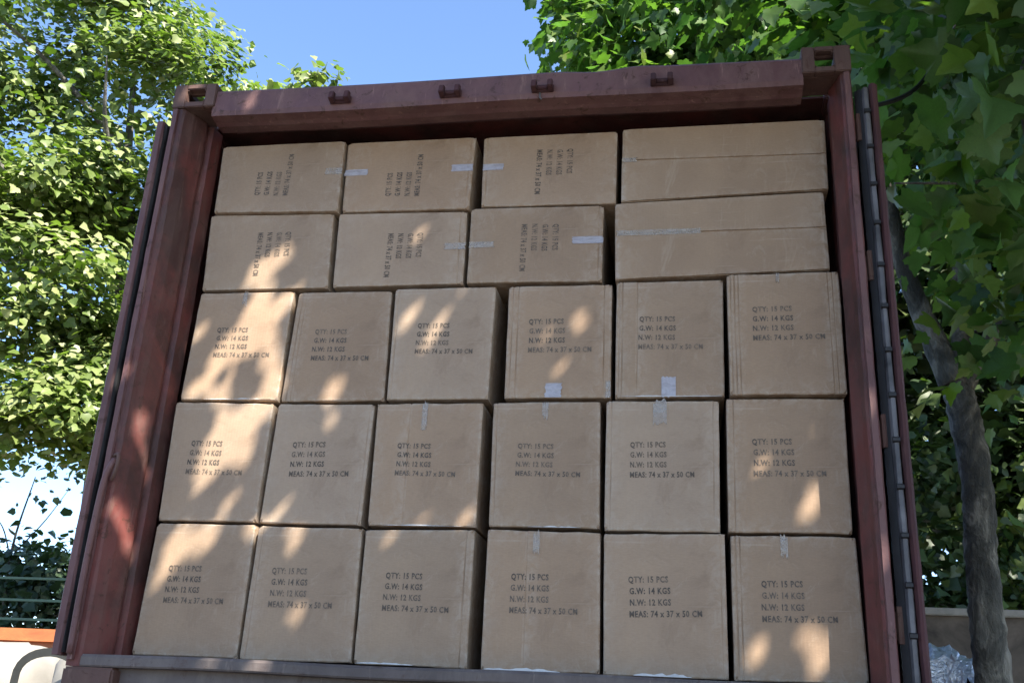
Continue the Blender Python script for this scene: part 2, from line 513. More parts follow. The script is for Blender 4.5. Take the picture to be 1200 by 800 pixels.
GAPS = [  # sun spots wanted on the container; leaves are cleared along their rays
  (-1.385,-.16,2.53,.03),(-1.38,-.15,2.47,.04),(-1.375,-.14,2.41,.045),(-1.375,-.14,2.34,.045),(-1.37,-.13,2.28,.04),(-1.35,-.07,2.25,.03),(-1.345,-.06,2.16,.025),(-1.40,-.18,2.12,.025),(-1.395,-.17,2.06,.033),(-1.39,-.16,2.0,.033),(-1.36,-.08,1.93,.035),(-1.355,-.07,1.89,.03),  (-1.062,0.0,3.152,0.038),(-0.929,0.0,3.243,0.035),(-0.924,0.0,3.152,0.034),(-0.932,0.0,3.092,0.03),(-0.841,0.0,3.081,0.023),(-1.006,0.0,3.013,0.049),(-1.012,0.0,2.95,0.045),(-1.071,0.0,3.083,0.023),(-1.266,0.0,2.875,0.027),(-1.278,0.0,2.828,0.023),(-1.165,0.0,2.858,0.038),(-1.139,0.0,2.787,0.041),(-1.065,0.0,2.837,0.038),(-1.025,0.0,2.798,0.034),(-1.078,0.0,2.721,0.034),(-1.187,0.0,2.684,0.041),(-1.218,0.0,2.635,0.038),(-1.245,0.0,2.594,0.026),(-1.124,0.0,2.578,0.026),(-1.009,0.0,2.694,0.033),(-0.974,0.0,2.739,0.033),(-0.92,0.0,2.758,0.04),(-0.902,0.0,2.823,0.033),(-0.929,0.0,2.663,0.044),(-0.899,0.0,2.607,0.051),(-0.869,0.0,2.663,0.036),(-0.864,0.0,2.738,0.029),(-0.968,0.0,2.619,0.026),(-0.917,0.0,2.932,0.026),(-0.921,0.0,2.874,0.033),(-0.825,0.0,2.814,0.022),(-0.614,0.0,2.698,0.036),(-0.625,0.0,2.635,0.039),(-0.645,0.0,2.587,0.039),(-0.66,0.0,2.532,0.032),(-0.61,0.0,2.478,0.025),(-1.077,0.0,2.423,0.058),(-1.084,0.0,2.351,0.051),(-0.962,0.0,2.453,0.047),(-0.931,0.0,2.496,0.036),(-0.987,0.0,2.37,0.033),(-1.124,0.0,2.255,0.047),(-1.149,0.0,2.226,0.033),(-1.042,0.0,2.252,0.036),(-0.976,0.0,2.298,0.025),(-1.041,0.0,2.175,0.022),(-1.004,0.0,2.124,0.018),(-0.829,0.0,2.16,0.021),(-0.786,0.0,2.106,0.028),(-0.33,0.0,2.952,0.029),(-0.347,0.0,2.891,0.028),(-0.351,0.0,2.815,0.021),(-0.207,0.0,2.919,0.028),(-0.228,0.0,2.862,0.032),(-0.254,0.0,2.817,0.025),(-0.304,0.0,3.349,0.026),(-0.237,0.0,3.074,0.025),(0.391,0.0,2.907,0.031),(0.385,0.0,2.856,0.031),(0.247,0.0,2.854,0.014),(0.314,0.0,2.707,0.014),(-1.205,0.0,1.957,0.047),(-1.092,0.0,1.952,0.043),(-1.107,0.0,1.892,0.039),(-1.289,0.0,1.898,0.029),(-1.296,0.0,1.841,0.026),(-1.264,0.0,1.802,0.022),(-1.006,0.0,2.021,0.025),(-0.897,0.0,2.013,0.032),(-0.911,0.0,1.99,0.025),(-0.719,0.0,2.0,0.035),(-0.724,0.0,1.96,0.028),(-0.684,0.0,1.682,0.031),(-0.603,0.0,1.659,0.014),(-0.6,0.0,1.722,0.014),(-0.34,0.0,2.011,0.017),(-0.241,0.0,2.111,0.017),(-0.034,0.0,2.094,0.023),(-0.205,0.0,2.085,0.013),(1.25,0.0,2.451,0.017),(1.244,0.0,2.395,0.017),(1.212,0.0,2.123,0.033),(1.042,0.0,2.273,0.02),(1.179,0.0,2.249,0.016),(1.25,0.0,1.65,0.029),(1.225,0.0,1.607,0.042),(1.189,0.0,1.577,0.042),(1.145,0.0,1.542,0.038),(1.166,0.0,1.69,0.022),(1.007,0.0,1.613,0.025),(-0.108,0.0,3.051,0.014),(-0.688,0.0,3.593,0.012),(-0.913,-0.2,1.491,0.03),(-0.72,-0.2,1.496,0.039),(-0.815,-0.2,1.486,0.026),(-0.867,-0.2,1.504,0.023),(1.455,-0.2,2.189,0.013),(1.453,-0.2,2.13,0.012),(1.451,-0.2,2.028,0.016),(1.448,-0.2,1.985,0.015),(1.541,-0.2,2.116,0.019),(-1.109,-0.2,3.877,0.032),(-1.457,-0.2,2.598,0.026),(-1.453,-0.2,2.653,0.026),(-1.45,-0.2,2.526,0.022),(-1.383,-0.2,3.94,0.037),(-1.42,-0.2,3.91,0.025)
]

# ------------------------------------------------------------------ ground
def groundmat():
    m, N, L, B = nodemat('worn_concrete_yard')
    tc = N.new('ShaderNodeTexCoord').outputs['Object']
    n = noise(N, L, 0.6, 6, 0.65, tc, 0.3)
    n2 = noise(N, L, 14, 5, 0.7, tc)
    c = ramp(N, L, n, [(0.3, (0.105, 0.095, 0.08)), (0.7, (0.16, 0.145, 0.125))])
    c = mix(N, L, 0.4, c, mix(N, L, 1.0, c, ramp(N, L, n2, [(0.3, (0.7, 0.7, 0.7)), (0.7, (1.15, 1.15, 1.15))]), 'MULTIPLY'))
    L.new(c, B.inputs['Base Color'])
    B.inputs['Roughness'].default_value = 0.85
    bump(N, L, n2, B, 0.3, 0.01)
    return m


g = MB()
g.add([(-700, -700, 0), (700, -700, 0), (700, 700, 0), (-700, 700, 0)], [(0, 1, 2, 3)])
go = g.build('ground', groundmat())
go['kind'] = 'structure'

# ------------------------------------------------------------------ the container
FY = -0.20           # door frame plane
HW = 1.458           # half width over the posts
ZF, ZR, ZT = 1.53, 3.80, 3.948
LEN = 5.9
con = thing('shipping_container', 'open maroon shipping container packed to the roof with brown cardboard boxes', 'container', (0, 0, 1.36))


def header_dent(x, y, z):
    if z > 3.9:
        return -0.012 * math.exp(-((x - 0.43) / 0.10) ** 2) + 0.004 * math.sin(x * 3.1) + 0.006 * math.exp(-((x - 0.62) / 0.07) ** 2)
    return 0.003 * math.sin(x * 4 + 1)


# header: sloping front plate, lip and deep dark underside
b = MB()
b.prism_x([(FY, 3.812), (FY - 0.004, 3.835), (FY + 0.004, 3.936), (FY + 0.012, 3.948), (FY + 0.10, 3.955), (FY + 0.10, 3.91), (0.06, 3.91), (0.06, 3.885), (-0.075, 3.880), (-0.075, 3.803), (FY + 0.07, 3.800), (FY + 0.05, 3.806)],
          -1.27, 1.275, 60, header_dent)
hd = b.build('header_beam', M_mauve, con, bevel=0.0)
# corner castings with their oval holes: built from bars round the hole so it is a real opening
def casting(x0, x1, y0, z0, z1, hx0, hx1, hz0, hz1):
    c = MB()
    d = 0.17
    c.box(x0, hx0, y0, y0 + 0.035, z0, z1)
    c.box(hx1, x1, y0, y0 + 0.035, z0, z1)
    c.box(hx0, hx1, y0, y0 + 0.035, z0, hz0)
    c.box(hx0, hx1, y0, y0 + 0.035, hz1, z1)
    # chamfered hole corners
    k = 0.012
    for (ax, az, sx, sz) in ((hx0, hz0, 1, 1), (hx1, hz0, -1, 1), (hx0, hz1, 1, -1), (hx1, hz1, -1, -1)):
        c.add([(ax, y0 + 0.001, az), (ax + sx * k, y0 + 0.001, az), (ax, y0 + 0.001, az + sz * k), (ax, y0 + 0.034, az), (ax + sx * k, y0 + 0.034, az), (ax, y0 + 0.034, az + sz * k)],
              [(0, 1, 2), (3, 5, 4), (1, 4, 5, 2), (0, 3, 4, 1), (0, 2, 5, 3)])
    c.box(x0, x1, y0 + 0.035, y0 + d, z0, z0 + 0.03)
    c.box(x0, x0 + 0.03, y0 + 0.035, y0 + d, z0 + 0.03, z1 - 0.03) if x0 < 0 else c.box(x1 - 0.03, x1, y0 + 0.035, y0 + d, z0 + 0.03, z1 - 0.03)
    # top plate with an open slot, so daylight shows through the casting
    mx0, mx1 = x0 + 0.055, x1 - 0.055
    c.box(x0, mx0, y0 + 0.035, y0 + d, z1 - 0.03, z1)
    c.box(mx1, x1, y0 + 0.035, y0 + d, z1 - 0.03, z1)
    c.box(mx0, mx1, y0 + 0.035, y0 + 0.06, z1 - 0.03, z1)
    return c


casting(-1.462, -1.262, FY - 0.012, 3.862, 3.981, -1.402, -1.312, 3.890, 3.956).build('corner_casting', M_cast, con, bevel=0.006)
casting(1.272, 1.462, FY - 0.016, 3.858, 3.981, 1.322, 1.398, 3.884, 3.958).build('corner_casting', M_cast, con, bevel=0.006)
for sx in (-1, 1):
    b = MB()
    b.box(sx * 1.36 - 0.1, sx * 1.36 + 0.1, FY - 0.012, FY + 0.16, 1.36, 1.476)
    b.build('corner_casting', M_cast, con, bevel=0.008)

# corner posts: narrow front face, slanted inner cheek, step and inner return
for s in (-1, 1):
    prof = [(1.458, FY), (1.412, FY), (1.402, FY + 0.006), (1.378, FY + 0.05), (1.352, FY + 0.118), (1.352, FY + 0.130), (1.362, FY + 0.134), (1.362, FY + 0.15), (1.336, FY + 0.158), (1.326, 0.03), (1.420, 0.03), (1.458, -0.02)]
    if s > 0:
        prof = [(1.458, FY), (1.426, FY), (1.418, FY + 0.008), (1.411, FY + 0.05), (1.388, FY + 0.118), (1.388, FY + 0.130), (1.397, FY + 0.134), (1.397, 0.03), (1.430, 0.03), (1.458, -0.02)]
    b = MB()
    pts = [(s * x, y) for x, y in prof]
    b.prism_z(pts, 1.478, 3.860, 40, 0.0012)
    b.build('corner_post', M_red, con)
    # outer channel lip on the front face
    b = MB()
    b.prism_z([(s * 1.455, FY - 0.001), (s * 1.428, FY - 0.001), (s * 1.431, FY - 0.012), (s * 1.452, FY - 0.012)], 1.50, 3.855, 30, 0.0015)
    b.build('post_lip', M_mauve, con)

# sill: front plate with a rounded top flange, recessed dark web below
b = MB()
b.prism_x([(FY, 1.480), (FY - 0.004, 1.486), (FY - 0.004, 1.514), (FY + 0.006, 1.524), (0.02, 1.526), (0.02, 1.42), (FY + 0.045, 1.42), (FY + 0.045, 1.478)], -1.40, 1.40, 40,
          lambda x, y, z: 0.0025 * math.sin(x * 5.3) if y < -0.15 else 0)
b.build('door_sill', M_sill, con)
b = MB()
b.box(-1.26, 1.26, FY + 0.05, 0.02, 1.36, 1.418)
b.build('bottom_rail', M_red, con)
# cam keepers on the header
for x in (-0.671, -0.181, 0.216, 0.712):
    b = MB()
    z = 3.861
    b.box(x - 0.047, x + 0.047, FY - 0.014, FY - 0.002, z - 0.022, z + 0.012)
    for sx in (-1, 1):
        xx = x + sx * 0.034
        b.add([(xx - 0.011, FY - 0.014, z - 0.024), (xx + 0.011, FY - 0.014, z - 0.024), (xx + 0.011, FY - 0.050, z - 0.018), (xx - 0.011, FY - 0.050, z - 0.018),
               (xx - 0.011, FY - 0.014, z + 0.026), (xx + 0.011, FY - 0.014, z + 0.026), (xx + 0.011, FY - 0.040, z + 0.022), (xx - 0.011, FY - 0.040, z + 0.022)],
              [(0, 3, 2, 1), (4, 5, 6, 7), (0, 1, 5, 4), (1, 2, 6, 5), (2, 3, 7, 6), (3, 0, 4, 7)])
    b.box(x - 0.022, x + 0.022, FY - 0.024, FY - 0.014, z - 0.014, z)
    b.build('cam_keeper', M_door, con, bevel=0.003)
# drip hook under one keeper
b = MB()
b.tube([(0.205, FY - 0.006, 3.838), (0.206, FY - 0.008, 3.815), (0.212, FY - 0.006, 3.806)], 0.004, 6)
b.build('header_hook', M_gasket, con)

# body: corrugated sides, roof, floor, front wall, rails
def corrugated(x_in, x_out, y0, y1, z0, z1, pitch=0.28):
    v, f = [], []
    y = y0
    prof = []
    while y < y1 - 0.01:
        for dy, d in ((0, 0), (0.07, 0), (0.14, 1), (0.21, 1)):
            if y + dy < y1:
                prof.append((x_out + (x_in - x_out) * d, y + dy))
        y += pitch
    prof.append((x_out, y1))
    for (x, yy) in prof:
        v += [(x, yy, z0), (x, yy, z1)]
    for i in range(len(prof) - 1):
        f.append((2 * i, 2 * i + 2, 2 * i + 3, 2 * i + 1))
    m = MB()
    m.add(v, f)
    return m


for s in (-1, 1):
    corrugated(s * 1.410, s * 1.445, 0.035, LEN, 1.53, 3.90).build('side_wall', M_red, con)
    b = MB()
    b.box(s * 1.42 - 0.03, s * 1.42 + 0.03, 0.04, LEN, 3.902, 3.95)
    b.build('top_rail', M_red, con, bevel=0.006)
    b = MB()
    b.box(s * 1.42 - 0.03, s * 1.42 + 0.03, 0.04, LEN, 1.37, 1.527)
    b.build('bottom_rail', M_red, con, bevel=0.006)
b = MB()
b.box(-1.40, 1.40, 0.07, LEN, 3.925, 3.935)
b.build('roof', M_red, con)
b = MB()
b.box(-1.38, 1.38, 0.024, LEN, 1.42, 1.522)
b.build('floor', M_floor, con)
b = MB()
b.box(-1.44, 1.44, LEN + 0.003, LEN + 0.05, 1.40, 3.94)
b.build('front_wall', M_red, con)


# doors swung right round against the sides; one sees their hinge edges and gaskets
def door(s, steel, gap0, gap1, g0, g1, d0, d1, gmat, bolts):
    d = link('door', None)
    d.parent = con
    d.location = (s * d0, FY, 0.15)
    b = MB()
    z0, z1 = 1.515, 3.800
    # steel frame with a folded front edge, panel behind
    b.prism_z([(s * d0, FY + 0.006), (s * (d0 + 0.008), FY - 0.004), (s * (d1 - 0.01), FY - 0.002), (s * d1, FY + 0.012), (s * d1, FY + 0.10), (s * d0, FY + 0.10)], z0, z1, 30, 0.0015)
    b.box(min(s * d0, s * d1), max(s * d0, s * d1), FY + 1.20, FY + 1.27, z0, z1)
    b.box(min(s * d0, s * d1), max(s * d0, s * d1), FY + 0.10, FY + 1.20, z0, z0 + 0.10)
    b.box(min(s * d0, s * d1), max(s * d0, s * d1), FY + 0.10, FY + 1.20, z1 - 0.10, z1)
    b.build('door_frame', steel, d)
    dm = (d0 + d1) / 2
    pn = corrugated(s * (dm - 0.015), s * (dm + 0.015), FY + 0.10, FY + 1.20, z0 + 0.10, z1 - 0.10, 0.36)
    pn.build('door_panel', steel, d)
    # gasket: moulded rubber with a facing strip, in lengths between the fixings
    gk = MB()
    gk.prism_z([(s * (gap0 + 0.012), FY + 0.035), (s * g0, FY + 0.02), (s * g0, FY + 0.09), (s * (gap0 + 0.02), FY + 0.09)], z0 + 0.01, z1 - 0.01, 20, 0.001)
    gk.build('door_gasket', M_rubber, d)
    b = MB()
    b.prism_z([(s * g0, FY + 0.004), (s * (g0 + 0.006), FY - 0.008), (s * (g1 - 0.006), FY - 0.008), (s * g1, FY + 0.004), (s * g1, FY + 0.05), (s * g0, FY + 0.05)], z0 + 0.01, z1 - 0.02, 30, 0.0012)
    b.build('gasket_strip', gmat, d)
    if bolts:
        z = z1 - 0.13
        me = None
        while z > z0 + 0.05:
            if me is None:
                k = MB()
                k.prism_x([(-0.010, -0.006), (-0.010, 0.006), (-0.004, 0.010), (0.004, 0.010), (0.004, -0.010), (-0.004, -0.010)], -0.012, 0.012)
                o = k.build('gasket_clip', M_bolt, d, wpos=False)
                me = o.data
            else:
                o = link('gasket_clip', me, d)
            o.location = (s * (g0 + g1) / 2 - d.location.x, FY - 0.006 - d.location.y, z - 1.36 - d.location.z)
            o.location.z = z - (con.location.z + d.location.z)
            z -= 0.166 + random.uniform(-0.008, 0.008)
    # hinges: two lugs and a pin
    for z in (1.72, 2.38, 3.02, 3.62):
        h = MB()
        h.box(min(s * gap0, s * (d0 + 0.01)), max(s * gap0, s * (d0 + 0.01)), FY + 0.045, FY + 0.06, z - 0.045, z + 0.045)
        h.tube([(s * (gap0 + gap1) / 2, FY + 0.034, z - 0.06), (s * (gap0 + gap1) / 2, FY + 0.034, z + 0.06)], 0.011, 8)
        h.build('hinge', M_cast, d, bevel=0.0)
    return d


door(-1, M_mauve, 1.461, 1.474, 1.474, 1.486, 1.489, 1.532, M_rubber, False)
door(1, M_door, 1.462, 1.496, 1.496, 1.521, 1.526, 1.556, M_gasket, True)
# hold-back rod and loop on the left post
b = MB()
b.tube(smooth_path([(-1.405, FY - 0.020, 2.245), (-1.414, FY - 0.03, 2.21), (-1.428, FY - 0.03, 2.15), (-1.437, FY - 0.026, 2.0), (-1.440, FY - 0.024, 1.75), (-1.437, FY - 0.022, 1.52)], 6), 0.0125, 8)
b.build('tie_rod', M_mauve, con, smooth=True)
b = MB()
b.tube(smooth_path([(-1.408, FY - 0.020, 2.262), (-1.385, FY - 0.036, 2.262), (-1.378, FY - 0.040, 2.23), (-1.388, FY - 0.034, 2.185), (-1.402, FY - 0.022, 2.165)], 6), 0.0075, 8)
b.build('tie_loop', M_cast, con, smooth=True)

# ------------------------------------------------------------------ cardboard boxes
LABELS = {
    (0, 0): 'upright brown box in the bottom left corner, sun spots across its top half',
    (0, 1): 'upright box second from left in bottom row, one sun spot below its printing',
    (0, 2): 'upright brown box third from left in bottom row, left of the widest dark gap',
    (0, 3): 'upright brown box fourth from left in bottom row, right of the widest dark gap',
    (0, 4): 'upright box second from right in bottom row, torn pale paper at its foot',
    (0, 5): 'upright box in the bottom right corner with a sun patch at its foot',
    (1, 0): 'box at left end of second row up, largest sun patch over its printing',
    (1, 1): 'box second from left in second row up, sunlit only along its top',
    (1, 2): 'box third from left in second row up, vertical crease left of centre',
    (1, 3): 'box fourth from left in second row up, right of a wide dark gap',
    (1, 4): 'box second from right in second row up, streaks of tape at top centre',
    (1, 5): 'box at right end of second row up, round sun spot low right',
    (2, 0): 'box at left end of middle row, dappled all over with streaky sun',
    (2, 1): 'box second from left in middle row, sun streak in its lower half',
    (2, 2): 'box third from left in middle row, two slanting sun spots upper left',
    (2, 3): 'box fourth from left in middle row, one oval sun spot, white tape below',
    (2, 4): 'box second from right in middle row, white tape on its bottom edge',
    (2, 5): 'box at right end of middle row, jutting forward, creased near both sides',
    (3, 0): 'lying box at left end of second row down, sun spots by sideways printing',
    (3, 1): 'lying box second from left in second row down, clear tape at right edge',
    (3, 2): 'lying box third from left in second row down, white tape at right edge',
    (3, 3): 'long unprinted box, the lower of two at the right, shiny tape along its seam',
    (4, 0): 'lying brown box at left end of top row, in deep shade under the header',
    (4, 1): 'lying brown box second from left in top row, white tape at both its sides',
    (4, 2): 'lying brown box third from left in top row, white tape at its left edge only',
    (4, 3): 'long unprinted box, the upper of two at the right, directly under the header',
}
CREASE = {(0, 2): [0.93], (0, 1): [0.05], (0, 5): [0.04, 0.075], (1, 1): [0.96], (1, 2): [0.32], (1, 3): [0.04], (2, 1): [0.05, 0.09], (2, 2): [0.04], (2, 3): [0.045, 0.10, 0.93], (2, 4): [0.03, 0.06, 0.20], (2, 5): [0.03, 0.065, 0.10, 0.90, 0.94],
          (3, 1): [0.955], (4, 1): [0.97], (4, 2): [0.03], (0, 3): [0.36], (1, 4): [0.05, 0.95], (0, 4): [0.96], (1, 5): [0.06], (3, 2): [0.97]}


def box_mesh(q, y, depth, creases, seed, hcrease=()):
    """carton: crisp but uneven edges, faint bowing, creases pressed into its front"""
    r = random.Random(seed)
    bl, br, tr, tl = [Vector((a, 0, c)) for a, c in q]
    us = [0, 0.012, 0.03, 0.18, 0.34, 0.5, 0.66, 0.82, 0.97, 0.988, 1]
    grooves = {}
    for u in creases:
        us += [u - 0.008, u, u + 0.008]
        grooves[u] = r.uniform(0.0022, 0.0042)
    us = sorted(set(us))
    vs = [0, 0.010, 0.03, 0.16, 0.33, 0.5, 0.67, 0.84, 0.97, 0.99, 1]
    nu, nv = len(us), len(vs)
    V, F, W = [], [], []
    jt = [r.uniform(-0.0018, 0.0018) for _ in range(nu)]
    jb = [r.uniform(-0.0015, 0.0015) for _ in range(nu)]
    jl = [r.uniform(-0.0015, 0.0015) for _ in range(nv)]
    jr = [r.uniform(-0.0015, 0.0015) for _ in range(nv)]
    for j, v in enumerate(vs):
        for i, u in enumerate(us):
            p = (bl * (1 - u) + br * u) * (1 - v) + (tl * (1 - u) + tr * u) * v
            if j == 0:
                p.z += abs(jb[i]) * 1.4
            if j == nv - 1:
                p.z -= abs(jt[i]) * 2.0
            if i == 0:
                p.x += abs(jl[j])
            if i == nu - 1:
                p.x -= abs(jr[j])
            edge = min(u, 1 - u, v, 1 - v)
            d = 0.0
            if edge == 0:
                d = 0.0038
            elif edge < 0.015:
                d = 0.0006
            elif edge < 0.05:
                d = r.uniform(0, 0.0012)
            for uc, gd in grooves.items():
                if abs(u - uc) < 1e-6:
                    d += gd * (0.6 + 0.4 * math.sin(v * 9 + seed))
            # crushed corners
            cd_ = min(abs(u) + abs(v), abs(1 - u) + abs(v), abs(u) + abs(1 - v), abs(1 - u) + abs(1 - v))
            if cd_ < 0.03:
                d += r.uniform(0.001, 0.012)
            p.y = y + d
            V.append(p)
            wv = 0.0
            if edge == 0:
                wv = 1.0
            elif edge < 0.015:
                wv = 0.85
            elif edge < 0.035:
                wv = 0.35
            for uc in grooves:
                if abs(abs(u - uc) - 0.008) < 1e-6:
                    wv = max(wv, 0.55)
            W.append(wv)
    for j in range(nv - 1):
        for i in range(nu - 1):
            a = j * nu + i
            F.append((a, a + 1, a + nu + 1, a + nu))
    ring = [i for i in range(nu)] + [j * nu + nu - 1 for j in range(1, nv)] + [(nv - 1) * nu + i for i in range(nu - 2, -1, -1)] + [j * nu for j in range(nv - 2, 0, -1)]
    n0 = len(V)
    for k in ring:
        p = V[k].copy()
        p.y = y + depth
        V.append(p)
        W.append(0.6)
    n = len(ring)
    for k in range(n):
        k2 = (k + 1) % n
        F.append((ring[k], n0 + k, n0 + k2, ring[k2]))
    F.append(tuple(range(n0, n0 + n))[::-1])
    return V, F, W


def to_mesh(name, V, F, W, origin, mat):
    me = bpy.data.meshes.new(name)
    me.from_pydata([tuple(p - origin) for p in V], [], F)
    bm = bmesh.new()
    bm.from_mesh(me)
    bmesh.ops.recalc_face_normals(bm, faces=bm.faces)
    bm.to_mesh(me)
    bm.free()
    a = me.attributes.new('wear', 'FLOAT', 'POINT')
    a.data.foreach_set('value', W)
    me.materials.append(mat)
    return me


def text_data(body, size=1.0, space=1.12):
    c = bpy.data.curves.new('lettering', 'FONT')
    c.body = body
    c.size = size
    c.space_character = space
    c.offset = 0.032
    c.resolution_u = 2
    o = bpy.data.objects.new('lettering', c)
    COL.objects.link(o)
    dg = bpy.context.evaluated_depsgraph_get()
    dg.update()
    me = bpy.data.meshes.new_from_object(o.evaluated_get(dg))
    v = [(p.co.x, p.co.y) for p in me.vertices]
    f = [tuple(p.vertices) for p in me.polygons]
    bpy.data.objects.remove(o)
    bpy.data.meshes.remove(me)
    bpy.data.curves.remove(c)
    return v, f


def print_mesh(rs):
    """the four printed lines as flat unit meshes: the longest line is 1 wide, first to last baseline is 1"""
    lines = ['QTY: 15 PCS', 'G.W: 14 KGS', 'N.W: 12 KGS', 'MEAS: 74 x 37 x 50 CM']
    out = []
    wid = None
    got = [text_data(t) for t in lines]
    wid = max(x for x, _ in got[3][0])
    for k, (v, f) in enumerate(got):
        V = []
        y0 = 1 - k / 3
        dx = rs.uniform(-0.006, 0.012)
        for (x, yy) in v:
            V.append((x / wid + dx, 0, y0 + yy * 0.25))
        me = bpy.data.meshes.new('printed_line')
        me.from_pydata(V, [], f)
        me.materials.append(M_ink)
        out.append(me)
    return out


PRINT_MESH = [print_mesh(random.Random(k)) for k in range(3)]
boxes = {}
qd = {(r, c): (y, q) for r, c, y, q in BOXES}
for (r, c), (y, q) in qd.items():
    q = [list(p) for p in q]
    # keep a millimetre or two between neighbours
    q[0][1] += 0.002
    q[1][1] += 0.002
    q[2][1] -= 0.002
    q[3][1] -= 0.002
    q[0][0] += 0.002
    q[3][0] += 0.002
    q[1][0] -= 0.002
    q[2][0] -= 0.002
    if r == 4:
        q[2][1] = min(q[2][1], 3.778)
        q[3][1] = min(q[3][1], 3.778)
    depth = 0.74 if c < 3 or r < 3 else 0.5
    long_ = (r > 2 and c == 3)
    org = Vector(((q[0][0] + q[1][0]) / 2, y + depth / 2, min(q[0][1], q[1][1])))
    t = thing('cardboard_box', LABELS[(r, c)], 'box', org, 'cardboard boxes stacked in the container')
    boxes[(r, c)] = t
    seed = r * 7 + c
    if not long_:
        V, F, W = box_mesh(q, y, depth, CREASE.get((r, c), []), seed)
        o = link('carton', to_mesh('carton', V, F, W, org, M_card), t)
    else:
        # two flaps meet in a seam on this face
        V, F, W = box_mesh(q, y + 0.006, depth, [], seed)
        o = link('carton', to_mesh('carton', V, F, W, org, M_card), t)
        s0, s1 = (0.555, 0.45) if r == 4 else (0.565, 0.52)

        def pt(u, v):
            a = [q[0][k] * (1 - u) + q[1][k] * u for k in (0, 1)]
            b_ = [q[3][k] * (1 - u) + q[2][k] * u for k in (0, 1)]
            return (a[0] * (1 - v) + b_[0] * v, a[1] * (1 - v) + b_[1] * v)
        sl, sr = (0.56, 0.50) if r == 4 else (0.585, 0.535)
        gp = 0.006
        for quad in ([pt(0.004, 0.004), pt(0.996, 0.004), pt(0.996, sr - gp), pt(0.004, sl - gp)], [pt(0.004, sl + gp), pt(0.996, sr + gp), pt(0.996, 0.996), pt(0.004, 0.996)]):
            V, F, W = box_mesh(quad, y, 0.0055, [], seed + 50)
            link('flap', to_mesh('flap', V, F, W, org, M_card), t)
    if (r, c) in PRINTS:
        a, b_, e = [Vector((p[0], 0, p[1])) for p in PRINTS[(r, c)]]
        ex = (e - b_)
        ez = (a - b_)
        pos = Vector((b_.x, y - 0.0012, b_.z)) - org
        Mx = Matrix(((ex.x, 0, ez.x, pos.x), (0, 1, 0, pos.y), (ex.z, 0, ez.z, pos.z), (0, 0, 0, 1)))
        # keep it a clean rotation and scale
        ang = math.atan2(ex.z, ex.x)
        for me in PRINT_MESH[(r * 5 + c) % 3]:
            o = link('printed_line', me, t)
            o.location = pos
            o.rotation_euler = (0, -ang, 0)
            o.scale = (ex.length, 1, abs(ez.dot(Vector((-math.sin(ang), 0, math.cos(ang))))))


def tape(rc, x0, x1, z0, z1, mat, name='tape', ragged=0.004, y_off=0.0016, over=None):
    """a strip of tape lying on the face of a box, its cut ends ragged"""
    t = boxes[rc]
    y = qd[rc][0]
    n = 9
    V, F = [], []
    horiz = (x1 - x0) > (z1 - z0)
    for k in range(n):
        s = k / (n - 1)
        j0, j1 = random.uniform(-ragged, ragged), random.uniform(-ragged, ragged)
        wv = random.uniform(0, 0.0012)
        if horiz:
            z = z0 + (z1 - z0) * s
            row = [(x0 + j0, z), ((x0 + x1) / 2, z + 0.0006 * math.sin(k)), (x1 + j1, z)]
        else:
            x = x0 + (x1 - x0) * s
            row = [(x, z0 + j0), (x, (z0 + z1) / 2), (x, z1 + j1)]
        for (xx, zz) in row:
            V.append((xx, y - y_off - wv, zz))
        for (xx, zz) in row:
            V.append((xx, y + 0.0005, zz))
    for k in range(n - 1):
        a = k * 6
        for i in range(2):
            F.append((a + i, a + i + 1, a + 6 + i + 1, a + 6 + i))
            F.append((a + 3 + i, a + 9 + i, a + 10 + i, a + 4 + i))
        F += [(a, a + 6, a + 9, a + 3), (a + 2, a + 5, a + 11, a + 8)]
    F += [(0, 3, 4, 1), (1, 4, 5, 2)]
    a = (n - 1) * 6
    F += [(a, a + 1, a + 4, a + 3), (a + 1, a + 2, a + 5, a + 4)]
    m = MB()
    m.add(V, F)
    return m.build(name, mat, t)


tape((4, 0), -0.782, -0.704, 3.607, 3.638, M_tapec)
tape((4, 1), -0.698, -0.592, 3.607, 3.636, M_tapew)
tape((4, 1), -0.208, -0.113, 3.607, 3.640, M_tapew)
tape((4, 2), -0.069, 0.022, 3.610, 3.640, M_tapew)
tape((3, 1), -0.215, -0.125, 3.232, 3.262, M_tapec)
tape((3, 2), -0.106, 0.00, 3.235, 3.262, M_tapec)
tape((3, 2), 0.335, 0.461, 3.240, 3.272, M_tapew)
tape((3, 3), 0.520, 0.86, 3.258, 3.282, M_tapec, y_off=0.002)
tape((4, 3), 0.540, 0.60, 3.612, 3.632, M_tapec, y_off=0.002)
tape((2, 3), 0.244, 0.308, 2.566, 2.624, M_tapew)
tape((2, 4), 0.700, 0.755, 2.562, 2.644, M_tapew)
tape((2, 3), 0.484, 0.502, 2.566, 2.63, M_tapec)
tape((1, 4), 0.668, 0.720, 2.455, 2.545, M_tapec, ragged=0.012)
tape((1, 3), 0.238, 0.262, 2.48, 2.541, M_tapec, ragged=0.012)
tape((1, 2), -0.247, -0.225, 2.44, 2.541, M_tapec, ragged=0.014)
tape((2, 0), -1.09, -1.07, 2.99, 3.046, M_tapec, ragged=0.01)
tape((2, 5), 1.145, 1.158, 3.02, 3.056, M_tapec, ragged=0.008)
tape((0, 3), 0.225, 0.25, 1.96, 2.032, M_tapec, ragged=0.012)
tape((0, 5), 1.12, 1.145, 1.96, 2.03, M_tapec, ragged=0.012)
